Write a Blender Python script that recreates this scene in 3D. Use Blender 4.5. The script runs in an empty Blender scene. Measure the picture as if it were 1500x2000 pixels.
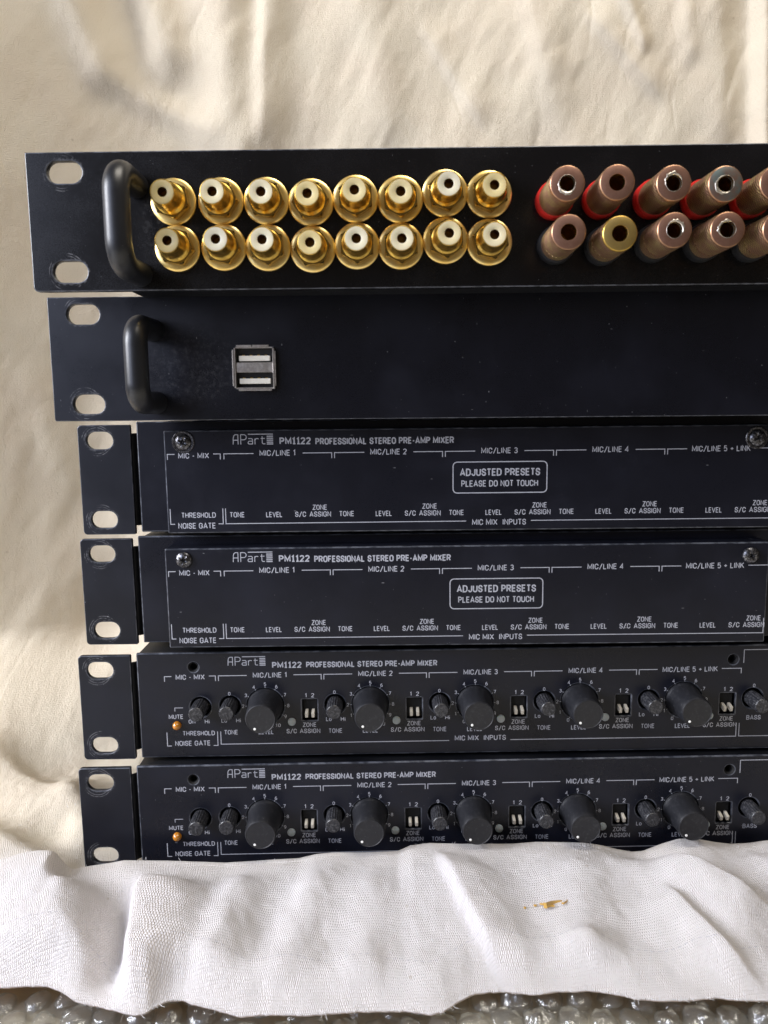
import bpy, bmesh, math, random
import numpy as np
from mathutils import Vector, Matrix, noise

random.seed(7)
S = 0.001                      # everything below is written in millimetres
rad = math.radians
scene = bpy.context.scene

# ------------------------------------------------------------------ camera
def rot(ax, a): return Matrix.Rotation(a, 3, ax)
CAM = Vector((-11.98, -310.0, 0.015))
cd = bpy.data.cameras.new("camera")
cam = bpy.data.objects.new("camera", cd)
scene.collection.objects.link(cam)
scene.camera = cam
cd.sensor_fit = 'VERTICAL'
cd.sensor_height = 24.0
cd.lens = 24.0 * 1502.0 / 2000.0
cd.clip_start = 0.02
cd.clip_end = 20
cd.dof.use_dof = True
cd.dof.focus_distance = 0.305
cd.dof.aperture_fstop = 13.0
Mc = rot('Z', rad(-1.599)) @ rot('X', rad(-7.848)) @ rot('Y', rad(0.835)) @ rot('X', rad(90))
cam.matrix_world = Matrix.Translation(CAM * S) @ Mc.to_4x4()

# ------------------------------------------------------------------ world and lamps
w = bpy.data.worlds.new("World")
scene.world = w
w.use_nodes = True
bg = w.node_tree.nodes['Background']
bg.inputs[0].default_value = (1.0, 0.84, 0.66, 1)
bg.inputs[1].default_value = 0.12

def area(name, loc, target, sx, sy, power, col):
    l = bpy.data.lights.new(name, 'AREA')
    l.shape = 'RECTANGLE'
    l.size = sx * S
    l.size_y = sy * S
    l.energy = power
    l.color = col
    o = bpy.data.objects.new(name, l)
    scene.collection.objects.link(o)
    o.location = Vector(loc) * S
    d = (Vector(target) - Vector(loc)).normalized()
    o.rotation_euler = d.to_track_quat('-Z', 'Y').to_euler()
    return o
area("window_light", (-1250, -400, 430), (0, 40, -60), 480, 650, 36.0, (0.93, 0.94, 1.0))
area("window_light", (-560, -520, 210), (0, -30, -120), 340, 600, 2.9, (0.64, 0.73, 1.0))  # second window piece, added for the blue sheen on the panels
area("warm_top_fill", (260, -260, 900), (0, 60, -40), 600, 400, 9.5, (1.0, 0.93, 0.82))  # unseen warm fill, added to brighten the hanging cloth

scene.cycles.transparent_max_bounces = 32
scene.view_settings.view_transform = 'Standard'
scene.view_settings.look = 'None'
scene.view_settings.exposure = 0.0
scene.view_settings.gamma = 1.0

# ------------------------------------------------------------------ node helpers
class NT:
    def __init__(self, name):
        self.m = bpy.data.materials.new(name)
        self.m.use_nodes = True
        self.t = self.m.node_tree
        self.b = self.t.nodes['Principled BSDF']
        self.out = self.t.nodes['Material Output']
    def n(self, typ, **kw):
        o = self.t.nodes.new(typ)
        for k, v in kw.items(): setattr(o, k, v)
        return o
    def l(self, a, b): self.t.links.new(a, b)
    def val(self, sock, v):
        if hasattr(v, 'links') or isinstance(v, bpy.types.NodeSocket): self.l(v, sock)
        else: sock.default_value = v
    def math(self, op, a, b=0.0, c=None, clamp=False):
        o = self.n('ShaderNodeMath', operation=op, use_clamp=clamp)
        self.val(o.inputs[0], a); self.val(o.inputs[1], b)
        if c is not None: self.val(o.inputs[2], c)
        return o.outputs[0]
    def coord(self, out='Object', scale=(1000, 1000, 1000), loc=(0, 0, 0), rotz=(0, 0, 0)):
        tc = self.n('ShaderNodeTexCoord')
        mp = self.n('ShaderNodeMapping')
        mp.inputs['Scale'].default_value = scale
        mp.inputs['Location'].default_value = loc
        mp.inputs['Rotation'].default_value = rotz
        self.l(tc.outputs[out], mp.inputs[0])
        oi = self.n('ShaderNodeObjectInfo'); ad = self.n('ShaderNodeVectorMath', operation='ADD')
        lm = self.n('ShaderNodeVectorMath', operation='SCALE'); lm.inputs['Scale'].default_value = 2311.0; self.l(oi.outputs['Location'], lm.inputs[0])
        self.l(mp.outputs[0], ad.inputs[0]); self.l(lm.outputs[0], ad.inputs[1])
        return ad.outputs[0]
    def noise(self, vec, scale, detail=3, rough=0.5, typ='FBM'):
        o = self.n('ShaderNodeTexNoise')
        o.inputs['Scale'].default_value = scale
        o.inputs['Detail'].default_value = detail
        o.inputs['Roughness'].default_value = rough
        self.l(vec, o.inputs['Vector'])
        return o.outputs['Fac']
    def ramp(self, f, lo, hi, smooth=True):
        o = self.n('ShaderNodeMapRange')
        o.interpolation_type = 'SMOOTHSTEP' if smooth else 'LINEAR'
        self.l(f, o.inputs['Value'])
        o.inputs['From Min'].default_value = lo
        o.inputs['From Max'].default_value = hi
        return o.outputs['Result']
    def mix(self, f, a, b):
        o = self.n('ShaderNodeMix', data_type='RGBA')
        self.val(o.inputs[0], f)
        for s, v in ((o.inputs[6], a), (o.inputs[7], b)):
            if isinstance(v, tuple): s.default_value = (*v[:3], 1)
            else: self.l(v, s)
        return o.outputs[2]
    def mixf(self, f, a, b):
        o = self.n('ShaderNodeMix', data_type='FLOAT')
        self.val(o.inputs[0], f); self.val(o.inputs[2], a); self.val(o.inputs[3], b)
        return o.outputs[0]
    def bump(self, h, strength, dist):
        o = self.n('ShaderNodeBump')
        o.inputs['Strength'].default_value = strength
        o.inputs['Distance'].default_value = dist * S
        self.l(h, o.inputs['Height'])
        self.l(o.outputs[0], self.b.inputs['Normal'])
        return o
    def set(self, **kw):
        names = dict(color='Base Color', metal='Metallic', rough='Roughness', spec='Specular IOR Level',
                     trans='Transmission Weight', ior='IOR', sss='Subsurface Weight', coat='Coat Weight', coatr='Coat Roughness')
        for k, v in kw.items():
            s = self.b.inputs[names[k]]
            if isinstance(v, tuple): s.default_value = (*v[:3], 1)
            elif isinstance(v, (int, float)): s.default_value = v
            else: self.l(v, s)
        return self

def speckle(nt, scale, radius, keep, stretch=(1, 1, 1), rotz=(0, 0, 0), loc=(0, 0, 0)):
    """sparse small flecks: mask 0..1"""
    v = nt.coord('Object', tuple(1000 * s for s in stretch), loc, rotz)
    vo = nt.n('ShaderNodeTexVoronoi')
    vo.inputs['Scale'].default_value = scale
    nt.l(v, vo.inputs['Vector'])
    sep = nt.n('ShaderNodeSeparateColor')
    nt.l(vo.outputs['Color'], sep.inputs[0])
    k = nt.math('LESS_THAN', sep.outputs[0], keep)
    r = nt.math('MULTIPLY', sep.outputs[1], radius)
    m = nt.math('LESS_THAN', vo.outputs['Distance'], r)
    a = nt.math('MULTIPLY', k, m)
    return nt.math('MULTIPLY', a, nt.math('MULTIPLY_ADD', sep.outputs[2], 0.7, 0.3))

def slot_ring(nt, cx, cz, a, seed):
    """worn ring round a mounting slot, object space in mm"""
    tc = nt.n('ShaderNodeTexCoord'); sx = nt.n('ShaderNodeSeparateXYZ')
    nt.l(tc.outputs['Object'], sx.inputs[0])
    x = nt.math('MULTIPLY_ADD', sx.outputs[0], 1000.0, -cx)
    z = nt.math('MULTIPLY_ADD', sx.outputs[2], 1000.0, -cz)
    ax = nt.math('MAXIMUM', nt.math('SUBTRACT', nt.math('ABSOLUTE', x), a), 0.0)
    d = nt.math('SQRT', nt.math('ADD', nt.math('MULTIPLY', ax, ax), nt.math('MULTIPLY', z, z)))
    v = nt.coord('Object', (1000, 1000, 1000), (seed * 13.7, 3.1, seed * 5.3))
    n1 = nt.noise(v, 0.35, 2)
    n2 = nt.noise(v, 0.9, 4, 0.65)
    xo = nt.math('ADD', x, 1.1)
    dc = nt.math('SQRT', nt.math('ADD', nt.math('MULTIPLY', xo, xo), nt.math('MULTIPLY', z, z)))
    dd = nt.math('MULTIPLY_ADD', n1, 0.5, nt.math('SUBTRACT', dc, 0.25))
    ring = nt.math('SUBTRACT', 1.0, nt.math('MULTIPLY', nt.math('ABSOLUTE', nt.math('SUBTRACT', nt.math('PINGPONG', nt.math('SUBTRACT', dd, 5.15), 0.42), 0.0)), 4.5), clamp=True)
    ring = nt.math('MULTIPLY', ring, nt.math('LESS_THAN', nt.math('ABSOLUTE', nt.math('SUBTRACT', dd, 5.55)), 0.62))
    inner = nt.math('SUBTRACT', 1.0, nt.math('MULTIPLY', nt.math('ABSOLUTE', nt.math('SUBTRACT', d, 3.9)), 1.8), clamp=True)
    k = nt.ramp(n2, 0.36, 0.55)
    k2 = nt.ramp(nt.noise(v, 0.13, 2), 0.46, 0.60)
    return nt.math('MAXIMUM', nt.math('MULTIPLY', nt.math('MULTIPLY', ring, k), k2), nt.math('MULTIPLY', nt.math('MULTIPLY', inner, nt.ramp(n2, 0.45, 0.62)), 0.5))

def black_paint(name, base=(0.011, 0.0125, 0.019), rough=0.42, dust=1.0, slots=(), scuff=None, off=0.0, spec=0.31, bump=0.02):
    nt = NT(name)
    v = nt.coord('Object', (1000, 1000, 1000), (off, off * 0.7, off * 1.3))
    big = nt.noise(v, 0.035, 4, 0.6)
    fine = nt.noise(v, 3.2, 2, 0.6)
    grain = nt.noise(v, 9.0, 1)
    f1 = speckle(nt, 0.33, 0.085, 0.16, loc=(off, 0, off))
    f2 = speckle(nt, 1.1, 0.12, 0.045, loc=(0, off, off * 2))
    s1 = speckle(nt, 0.30, 0.10, 0.04, stretch=(0.5, 1, 2.2), rotz=(0, 0.9, 0), loc=(off, 1, 2))
    s2 = speckle(nt, 0.36, 0.09, 0.04, stretch=(2.2, 1, 0.5), rotz=(0, 0.5, 0), loc=(off, 5, 2))
    fl = nt.math('MAXIMUM', nt.math('MAXIMUM', f1, f2), nt.math('MAXIMUM', s1, s2))
    fl = nt.math('MULTIPLY', fl, dust)
    if scuff:
        (cx, cz, r) = scuff
        tc = nt.n('ShaderNodeTexCoord'); sx = nt.n('ShaderNodeSeparateXYZ')
        nt.l(tc.outputs['Object'], sx.inputs[0])
        x = nt.math('MULTIPLY_ADD', sx.outputs[0], 1000.0 / r[0], -cx / r[0])
        z = nt.math('MULTIPLY_ADD', sx.outputs[2], 1000.0 / r[1], -cz / r[1])
        d = nt.math('SQRT', nt.math('ADD', nt.math('MULTIPLY', x, x), nt.math('MULTIPLY', z, z)))
        zone = nt.math('SUBTRACT', 1.0, d, clamp=True)
        g1 = speckle(nt, 1.0, 0.28, 0.42, rotz=(0, 0.4, 0), stretch=(1.0, 1, 2.0))
        g2 = speckle(nt, 2.2, 0.3, 0.35)
        hz = nt.math('MULTIPLY', nt.ramp(nt.noise(v, 0.5, 5, 0.75), 0.45, 0.75), 0.16)
        zz = nt.math('MULTIPLY', nt.math('MAXIMUM', nt.math('MAXIMUM', g1, nt.math('MULTIPLY', g2, 0.55)), hz), nt.ramp(zone, 0.0, 0.45))
        fl = nt.math('MAXIMUM', fl, nt.math('MULTIPLY', zz, 0.6))
    wear = None
    for i, (cx, cz, a) in enumerate(slots):
        r = slot_ring(nt, cx, cz, a, i + off)
        wear = r if wear is None else nt.math('MAXIMUM', wear, r)
    haze_sheen = nt.math('MULTIPLY', nt.ramp(big, 0.40, 0.72), 0.7)
    col = nt.mix(haze_sheen, base, tuple(c * 1.7 for c in base))  # mottled haze, also paints an uneven reflection into the colour
    col = nt.mix(nt.math('MULTIPLY', fl, 0.55), col, (0.42, 0.43, 0.46))
    if wear is not None:
        col = nt.mix(nt.math('MULTIPLY', wear, 0.4), col, (0.36, 0.36, 0.38))
    rr = nt.math('MULTIPLY_ADD', nt.ramp(fine, 0.3, 0.7), 0.08, rough - 0.04)
    rr = nt.math('MULTIPLY_ADD', nt.ramp(big, 0.35, 0.7), 0.08, rr)
    nt.set(color=col, rough=rr, spec=spec)
    if bump: nt.bump(nt.math('MULTIPLY_ADD', fine, 0.4, grain), 0.35, bump)
    return nt.m

M = {}
SL12 = [(12.8, 15.875, 2.3), (12.8, -15.875, 2.3)]
SL36 = [(8.7, 15.875, 1.9), (8.7, -15.875, 1.9)]
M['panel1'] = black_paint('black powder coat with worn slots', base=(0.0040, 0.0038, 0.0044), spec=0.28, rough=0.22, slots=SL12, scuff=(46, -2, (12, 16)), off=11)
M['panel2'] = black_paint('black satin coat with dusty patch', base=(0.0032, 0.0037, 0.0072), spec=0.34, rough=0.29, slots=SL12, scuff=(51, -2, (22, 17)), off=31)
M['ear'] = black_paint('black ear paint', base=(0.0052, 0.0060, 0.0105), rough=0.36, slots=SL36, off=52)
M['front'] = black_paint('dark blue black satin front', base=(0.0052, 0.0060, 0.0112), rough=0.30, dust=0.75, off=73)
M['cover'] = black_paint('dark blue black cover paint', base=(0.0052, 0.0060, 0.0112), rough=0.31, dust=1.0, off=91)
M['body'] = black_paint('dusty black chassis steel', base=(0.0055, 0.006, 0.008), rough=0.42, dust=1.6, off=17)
def plain(name, **kw):
    nt = NT(name); nt.set(**kw); return nt
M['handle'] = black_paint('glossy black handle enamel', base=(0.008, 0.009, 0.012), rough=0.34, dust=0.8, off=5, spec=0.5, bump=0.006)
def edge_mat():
    nt = NT('worn edge with painted glint'); v = nt.coord('Object')
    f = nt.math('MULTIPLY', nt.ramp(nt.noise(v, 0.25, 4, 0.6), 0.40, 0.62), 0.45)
    nt.set(color=nt.mix(f, (0.022, 0.025, 0.034), (0.16, 0.17, 0.20)), rough=0.3)  # rubbed paint, lightened so the chamfers also carry a painted glint
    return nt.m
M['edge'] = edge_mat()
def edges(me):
    """narrow chamfer faces show the rubbed paint and a painted-in glint"""
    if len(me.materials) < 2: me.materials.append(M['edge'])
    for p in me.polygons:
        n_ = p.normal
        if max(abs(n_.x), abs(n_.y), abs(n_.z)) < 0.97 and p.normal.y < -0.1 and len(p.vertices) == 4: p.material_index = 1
M['void'] = plain('dark inside', color=(0.004, 0.004, 0.005), rough=0.8).m
M['print'] = None
nt = NT('silver grey print')
v = nt.coord('Object')
nt.set(color=nt.mix(nt.ramp(nt.noise(v, 1.3, 4, 0.7), 0.35, 0.62), (0.31, 0.32, 0.37), (0.39, 0.40, 0.45)), rough=0.5)
M['print'] = nt.m
nt = NT('black knob plastic')
v = nt.coord('Object')
fl = nt.math('MAXIMUM', speckle(nt, 1.2, 0.16, 0.1), nt.math('MULTIPLY', nt.ramp(nt.noise(v, 0.8, 5, 0.7), 0.5, 0.75), 0.12))
nt.set(color=nt.mix(nt.math('MULTIPLY', fl, 0.6), (0.009, 0.0095, 0.0125), (0.3, 0.3, 0.32)), rough=0.46)
nt.bump(nt.noise(v, 5.0, 2), 0.25, 0.03)
M['knob'] = nt.m
nt = NT('dusty trim knob plastic')
v = nt.coord('Object')
fl = nt.math('MAXIMUM', nt.math('MULTIPLY', speckle(nt, 2.2, 0.25, 0.3), 0.8), nt.math('MULTIPLY', nt.ramp(nt.noise(v, 1.1, 5, 0.75), 0.45, 0.7), 0.3))
nt.set(color=nt.mix(nt.math('MULTIPLY', fl, 0.7), (0.012, 0.0125, 0.016), (0.36, 0.36, 0.38)), rough=0.36)
nt.bump(nt.noise(v, 3.0, 3, 0.7), 0.5, 0.08)
M['trim'] = nt.m
M['dot'] = plain('white pointer paint', color=(0.85, 0.85, 0.82), rough=0.4).m
M['button'] = plain('grey indicator lens', color=(0.34, 0.35, 0.37), rough=0.35, sss=0.2).m
M['amber'] = plain('amber lamp lens', color=(0.60, 0.22, 0.012), rough=0.12, trans=0.25, coat=1.0, coatr=0.03).m
nt = NT('dip switch lever plastic')
nt.set(color=(0.62, 0.58, 0.50), rough=0.4); M['lever'] = nt.m
nt = NT('black screw steel'); v = nt.coord('Object')
nt.set(color=nt.mix(nt.ramp(nt.noise(v, 1.2, 4, 0.7), 0.45, 0.62), (0.05, 0.05, 0.055), (0.25, 0.25, 0.27)), metal=0.85, rough=0.28)
M['screw'] = nt.m
M['steel'] = None
nt = NT('scratched steel'); v = nt.coord('Object')
nt.set(color=nt.mix(nt.ramp(nt.noise(v, 0.9, 4, 0.7), 0.4, 0.65), (0.58, 0.55, 0.53), (0.74, 0.71, 0.68)), metal=1.0, rough=nt.math('MULTIPLY_ADD', nt.noise(v, 0.6, 3), 0.2, 0.22))
M['steel'] = nt.m
M['tongue'] = plain('cream plastic tongue', color=(0.80, 0.77, 0.68), rough=0.4).m
def metal(name, c1, c2, r0, r1, sc=0.5, bump=0.0):
    nt = NT(name); v = nt.coord('Object')
    oi = nt.n('ShaderNodeObjectInfo')
    add = nt.n('ShaderNodeVectorMath', operation='ADD'); nt.l(v, add.inputs[0])
    comb = nt.n('ShaderNodeCombineXYZ'); nt.l(nt.math('MULTIPLY', oi.outputs['Random'], 300.0), comb.inputs[0]); nt.l(comb.outputs[0], add.inputs[1])
    n1 = nt.noise(add.outputs[0], sc, 4, 0.65)
    nt.set(color=nt.mix(nt.ramp(n1, 0.35, 0.68), c1, c2), metal=1.0, rough=nt.math('MULTIPLY_ADD', n1, r1 - r0, r0))
    if bump: nt.bump(nt.noise(add.outputs[0], 4.0, 3, 0.6), 0.4, bump)
    return nt.m
M['gold'] = metal('gold plated brass', (0.84, 0.56, 0.12), (0.46, 0.30, 0.08), 0.22, 0.45, 0.3, 0.03)
M['goldwasher'] = metal('gold washer', (0.96, 0.75, 0.33), (0.88, 0.60, 0.18), 0.30, 0.45, 0.15, 0.015)
M['goldin'] = metal('bright gold socket', (0.95, 0.66, 0.16), (0.80, 0.50, 0.10), 0.15, 0.3, 0.6)
M['insul'] = None
nt = NT('ivory insulator'); v = nt.coord('Object'); oi = nt.n('ShaderNodeObjectInfo')
nt.set(color=nt.mix(oi.outputs['Random'], (0.66, 0.50, 0.22), (0.72, 0.64, 0.48)), rough=0.35, sss=0.15)
M['insul'] = nt.m
M['red'] = plain('red plastic collar', color=(0.52, 0.02, 0.015), rough=0.3, sss=0.1).m
M['smoke'] = plain('smoky black collar', color=(0.02, 0.021, 0.024), rough=0.3).m
# knurled tarnished copper: diamond knurl from the cap's own UV
nt = NT('tarnished knurled brass')
uvn = nt.n('ShaderNodeTexCoord'); sx = nt.n('ShaderNodeSeparateXYZ'); nt.l(uvn.outputs['UV'], sx.inputs[0])
a = nt.math('SINE', nt.math('MULTIPLY', nt.math('ADD', sx.outputs[0], sx.outputs[1]), 6.2832 / 1.2))
b = nt.math('SINE', nt.math('MULTIPLY', nt.math('SUBTRACT', sx.outputs[0], sx.outputs[1]), 6.2832 / 1.2))
kn = nt.math('MULTIPLY', nt.math('ADD', a, b), 0.5)
v = nt.coord('Object'); oi = nt.n('ShaderNodeObjectInfo')
add = nt.n('ShaderNodeVectorMath', operation='ADD'); nt.l(v, add.inputs[0])
comb = nt.n('ShaderNodeCombineXYZ'); nt.l(nt.math('MULTIPLY', oi.outputs['Random'], 300.0), comb.inputs[0]); nt.l(comb.outputs[0], add.inputs[1])
n1 = nt.noise(add.outputs[0], 0.22, 4, 0.6)
c = nt.mix(nt.ramp(n1, 0.4, 0.62), (0.40, 0.22, 0.14), (0.50, 0.36, 0.16))
c = nt.mix(nt.math('MULTIPLY', nt.ramp(kn, 0.3, -0.8), 0.8), c, (0.07, 0.04, 0.03))
nt.set(color=c, metal=0.85, rough=0.45); nt.bump(kn, 1.0, 0.2)
M['knurl'] = nt.m
M['copperface'] = metal('tarnished copper face', (0.33, 0.19, 0.145), (0.26, 0.14, 0.10), 0.42, 0.6, 0.25, 0.02)
M['brassface'] = metal('worn brass face', (0.52, 0.38, 0.13), (0.44, 0.32, 0.13), 0.38, 0.5, 0.25, 0.02)
M['greenface'] = metal('verdigris copper face', (0.30, 0.19, 0.15), (0.22, 0.27, 0.27), 0.42, 0.55, 0.22, 0.02)
M['silver'] = plain('worn silver rim', color=(0.60, 0.56, 0.50), metal=1.0, rough=0.42).m

# cloth: woven linen, UV in millimetres along the sheet
nt = NT('unbleached woven cotton')
uvn = nt.n('ShaderNodeTexCoord'); sx = nt.n('ShaderNodeSeparateXYZ'); nt.l(uvn.outputs['UV'], sx.inputs[0])
v = uvn.outputs['UV']
def uvnoise(scale, detail=3, rough=0.6, st=(1, 1, 1)):
    mp = nt.n('ShaderNodeMapping'); mp.inputs['Scale'].default_value = st; nt.l(v, mp.inputs[0])
    return nt.noise(mp.outputs[0], scale, detail, rough)
wob = nt.math('MULTIPLY', uvnoise(0.12, 3, 0.55), 2.6)
wob2 = nt.math('MULTIPLY', uvnoise(0.10, 3, 0.55, (1, 1.3, 1)), 2.2)
PX = 0.80
U = nt.math('ADD', sx.outputs[0], wob); V = nt.math('ADD', sx.outputs[1], wob2)
row = nt.math('FLOOR', nt.math('DIVIDE', V, PX * 1.25))
fu = nt.math('SUBTRACT', nt.math('FRACT', nt.math('ADD', nt.math('DIVIDE', U, PX * 0.8), nt.math('MULTIPLY', row, 0.5))), 0.5)
fv = nt.math('SUBTRACT', nt.math('FRACT', nt.math('DIVIDE', V, PX * 1.25)), 0.5)
qu = nt.math('SUBTRACT', 1.0, nt.math('MULTIPLY', nt.math('MULTIPLY', fu, fu), 4.0))
qv = nt.math('SUBTRACT', 1.0, nt.math('MULTIPLY', nt.math('MULTIPLY', fv, fv), 4.0))
weave = nt.math('MULTIPLY', qu, nt.math('SQRT', nt.math('MAXIMUM', qv, 0.0)))
h = nt.math('MULTIPLY', weave, 0.9)
slub = uvnoise(0.45, 4, 0.7, (1.8, 0.5, 1))
fuzz = uvnoise(1.5, 3, 0.7)
att = nt.n('ShaderNodeAttribute'); att.attribute_name = 'near'      # 1 on the coarse front flap, 0 on the fine hanging sheet; also places the painted cool light
near = att.outputs['Fac']
patch = uvnoise(0.11, 4, 0.7)
h = nt.math('MULTIPLY', h, nt.mixf(near, 0.40, 1.0))
h = nt.math('ADD', h, nt.math('MULTIPLY', slub, 0.9))
h = nt.math('ADD', h, nt.math('MULTIPLY', fuzz, 1.3))
tint = uvnoise(0.02, 4, 0.6)
col = nt.mix(nt.ramp(tint, 0.35, 0.7), (0.785, 0.73, 0.60), (0.75, 0.68, 0.555))
col = nt.mix(nt.math('MULTIPLY', near, 0.85), col, (0.80, 0.80, 0.85))  # cool light on the front flap painted into the cloth colour
pores = nt.math('MULTIPLY', nt.ramp(nt.math('ADD', weave, nt.math('MULTIPLY', nt.math('ADD', fuzz, patch), 0.9)), 1.15, 0.45), nt.mixf(near, 0.12, 0.62))
col = nt.mix(pores, col, (0.42, 0.36, 0.28))
flk = nt.n('ShaderNodeTexVoronoi'); flk.inputs['Scale'].default_value = 0.09; nt.l(v, flk.inputs['Vector'])
sc2 = nt.n('ShaderNodeSeparateColor'); nt.l(flk.outputs['Color'], sc2.inputs[0])
fm = nt.math('MULTIPLY', nt.math('LESS_THAN', flk.outputs['Distance'], 0.06), nt.math('LESS_THAN', sc2.outputs[0], 0.3))
col = nt.mix(nt.math('MULTIPLY', fm, 0.35), col, (0.35, 0.29, 0.2))
# stitched hem line: a dashed blue-grey thread 15 mm from the edge
att2 = nt.n('ShaderNodeAttribute'); att2.attribute_name = 'hem'     # distance from the hem in mm
hd = nt.math('ADD', att2.outputs['Fac'], nt.math('MULTIPLY', nt.math('SUBTRACT', uvnoise(0.06, 2), 0.5), 2.0))
line = nt.math('LESS_THAN', nt.math('ABSOLUTE', nt.math('SUBTRACT', hd, 16.5)), 0.2)
dash = nt.math('GREATER_THAN', nt.math('SINE', nt.math('MULTIPLY', sx.outputs[0], 6.2832 / 2.3)), -0.1)
col = nt.mix(nt.math('MULTIPLY', nt.math('MULTIPLY', line, dash), 0.32), col, (0.30, 0.33, 0.45))
nt.set(color=col, rough=0.9, spec=0.15)
def crease(scale, st, wd):
    n_ = uvnoise(scale, 2, 0.5, st)
    return nt.ramp(nt.math('ABSOLUTE', nt.math('SUBTRACT', n_, 0.5)), 0.0, wd)
cr_ = nt.math('ADD', nt.math('MULTIPLY', crease(0.016, (1.3, 0.6, 1), 0.035), nt.math('MULTIPLY', nt.ramp(uvnoise(0.011, 2), 0.45, 0.62), 1.0)), nt.math('MULTIPLY', crease(0.04, (1.2, 0.7, 1), 0.05), nt.math('MULTIPLY', nt.ramp(uvnoise(0.02, 2), 0.5, 0.62), 0.4)))
h = nt.math('ADD', h, nt.math('MULTIPLY', cr_, nt.mixf(near, 1.0, 0.25)))
nt.bump(h, 1.0, 0.42)
tr = nt.n('ShaderNodeBsdfTranslucent'); tr.inputs[0].default_value = (0.95, 0.70, 0.42, 1)
ms = nt.n('ShaderNodeMixShader'); ms.inputs[0].default_value = 0.25
nt.l(nt.b.outputs[0], ms.inputs[1]); nt.l(tr.outputs[0], ms.inputs[2]); nt.l(ms.outputs[0], nt.out.inputs[0])
M['cloth'] = nt.m

nt = NT('clear bubble film')
v = nt.coord('Object')
gl = nt.n('ShaderNodeBsdfGlossy'); gl.inputs['Roughness'].default_value = 0.08; gl.inputs['Color'].default_value = (0.95, 0.97, 1, 1)
tp = nt.n('ShaderNodeBsdfTransparent'); tp.inputs[0].default_value = (0.965, 0.965, 0.96, 1)
fr = nt.n('ShaderNodeFresnel'); fr.inputs[0].default_value = 1.5
bp = nt.n('ShaderNodeBump'); bp.inputs['Strength'].default_value = 0.9; bp.inputs['Distance'].default_value = 0.8 * S
nt.l(nt.noise(v, 0.30, 4, 0.6), bp.inputs['Height'])
nt.l(bp.outputs[0], gl.inputs['Normal']); nt.l(bp.outputs[0], fr.inputs['Normal'])
ms = nt.n('ShaderNodeMixShader'); nt.l(nt.math('MULTIPLY_ADD', fr.outputs[0], 1.0, 0.05, clamp=True), ms.inputs[0])
df = nt.n('ShaderNodeBsdfDiffuse'); df.inputs[0].default_value = (0.85, 0.86, 0.86, 1)
tl = nt.n('ShaderNodeBsdfTranslucent'); tl.inputs[0].default_value = (0.85, 0.86, 0.86, 1)
m2 = nt.n('ShaderNodeMixShader'); m2.inputs[0].default_value = 0.5; nt.l(df.outputs[0], m2.inputs[1]); nt.l(tl.outputs[0], m2.inputs[2])
m3_ = nt.n('ShaderNodeMixShader'); m3_.inputs[0].default_value = 0.085; nt.l(tp.outputs[0], m3_.inputs[1]); nt.l(m2.outputs[0], m3_.inputs[2])
nt.l(m3_.outputs[0], ms.inputs[1]); nt.l(gl.outputs[0], ms.inputs[2]); nt.l(ms.outputs[0], nt.out.inputs[0])
M['film'] = nt.m
nt = NT('olive grey table'); v = nt.coord('Object')
nt.set(color=nt.mix(nt.ramp(nt.noise(v, 0.03, 4), 0.35, 0.7), (0.74, 0.71, 0.62), (0.5, 0.47, 0.39)), rough=0.6)
M['table'] = nt.m
M['chip'] = plain('orange brown plastic flake', color=(0.46, 0.27, 0.05), rough=0.35, sss=0.1).m
M['lint'] = plain('pale lint', color=(0.7, 0.7, 0.72), rough=0.9).m

# ------------------------------------------------------------------ object helpers
COL = scene.collection
def link(o, parent=None, loc=None, rot=None):
    COL.objects.link(o)
    if parent is not None: o.parent = parent
    if loc is not None: o.location = Vector(loc) * S
    if rot is not None: o.rotation_euler = rot
    return o
def mesh_from(name, verts, faces, mat, smooth=False, uv=None):
    me = bpy.data.meshes.new(name)
    me.from_pydata([tuple(c * S for c in p) for p in verts], [], faces)
    if uv is not None:
        l = me.uv_layers.new(name='UVMap')
        for poly in me.polygons:
            for li in poly.loop_indices: l.data[li].uv = uv[me.loops[li].vertex_index]
    if isinstance(mat, (list, tuple)):
        for m_ in mat: me.materials.append(m_)
    else: me.materials.append(mat)
    if smooth: me.polygons.foreach_set('use_smooth', [True] * len(me.polygons))
    me.update()
    return me
def obj(name, me, parent=None, loc=None, rot=None):
    return link(bpy.data.objects.new(name, me), parent, loc, rot)
def auto_smooth(me, ang=35):
    me.polygons.foreach_set('use_smooth', [True] * len(me.polygons))
    me.set_sharp_from_angle(angle=rad(ang))
    return me
def empty(name, loc=(0, 0, 0), rotm=None, parent=None):
    o = bpy.data.objects.new(name, None); o.empty_display_size = 0.01
    COL.objects.link(o)
    if parent: o.parent = parent
    mw = Matrix.Translation(Vector(loc) * S)
    o.matrix_local = mw @ (rotm.to_4x4() if rotm else Matrix.Identity(4))
    return o
def thing(o, label, cat, group=None):
    o['label'] = label; o['category'] = cat
    if group: o['group'] = group
    return o

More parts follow.
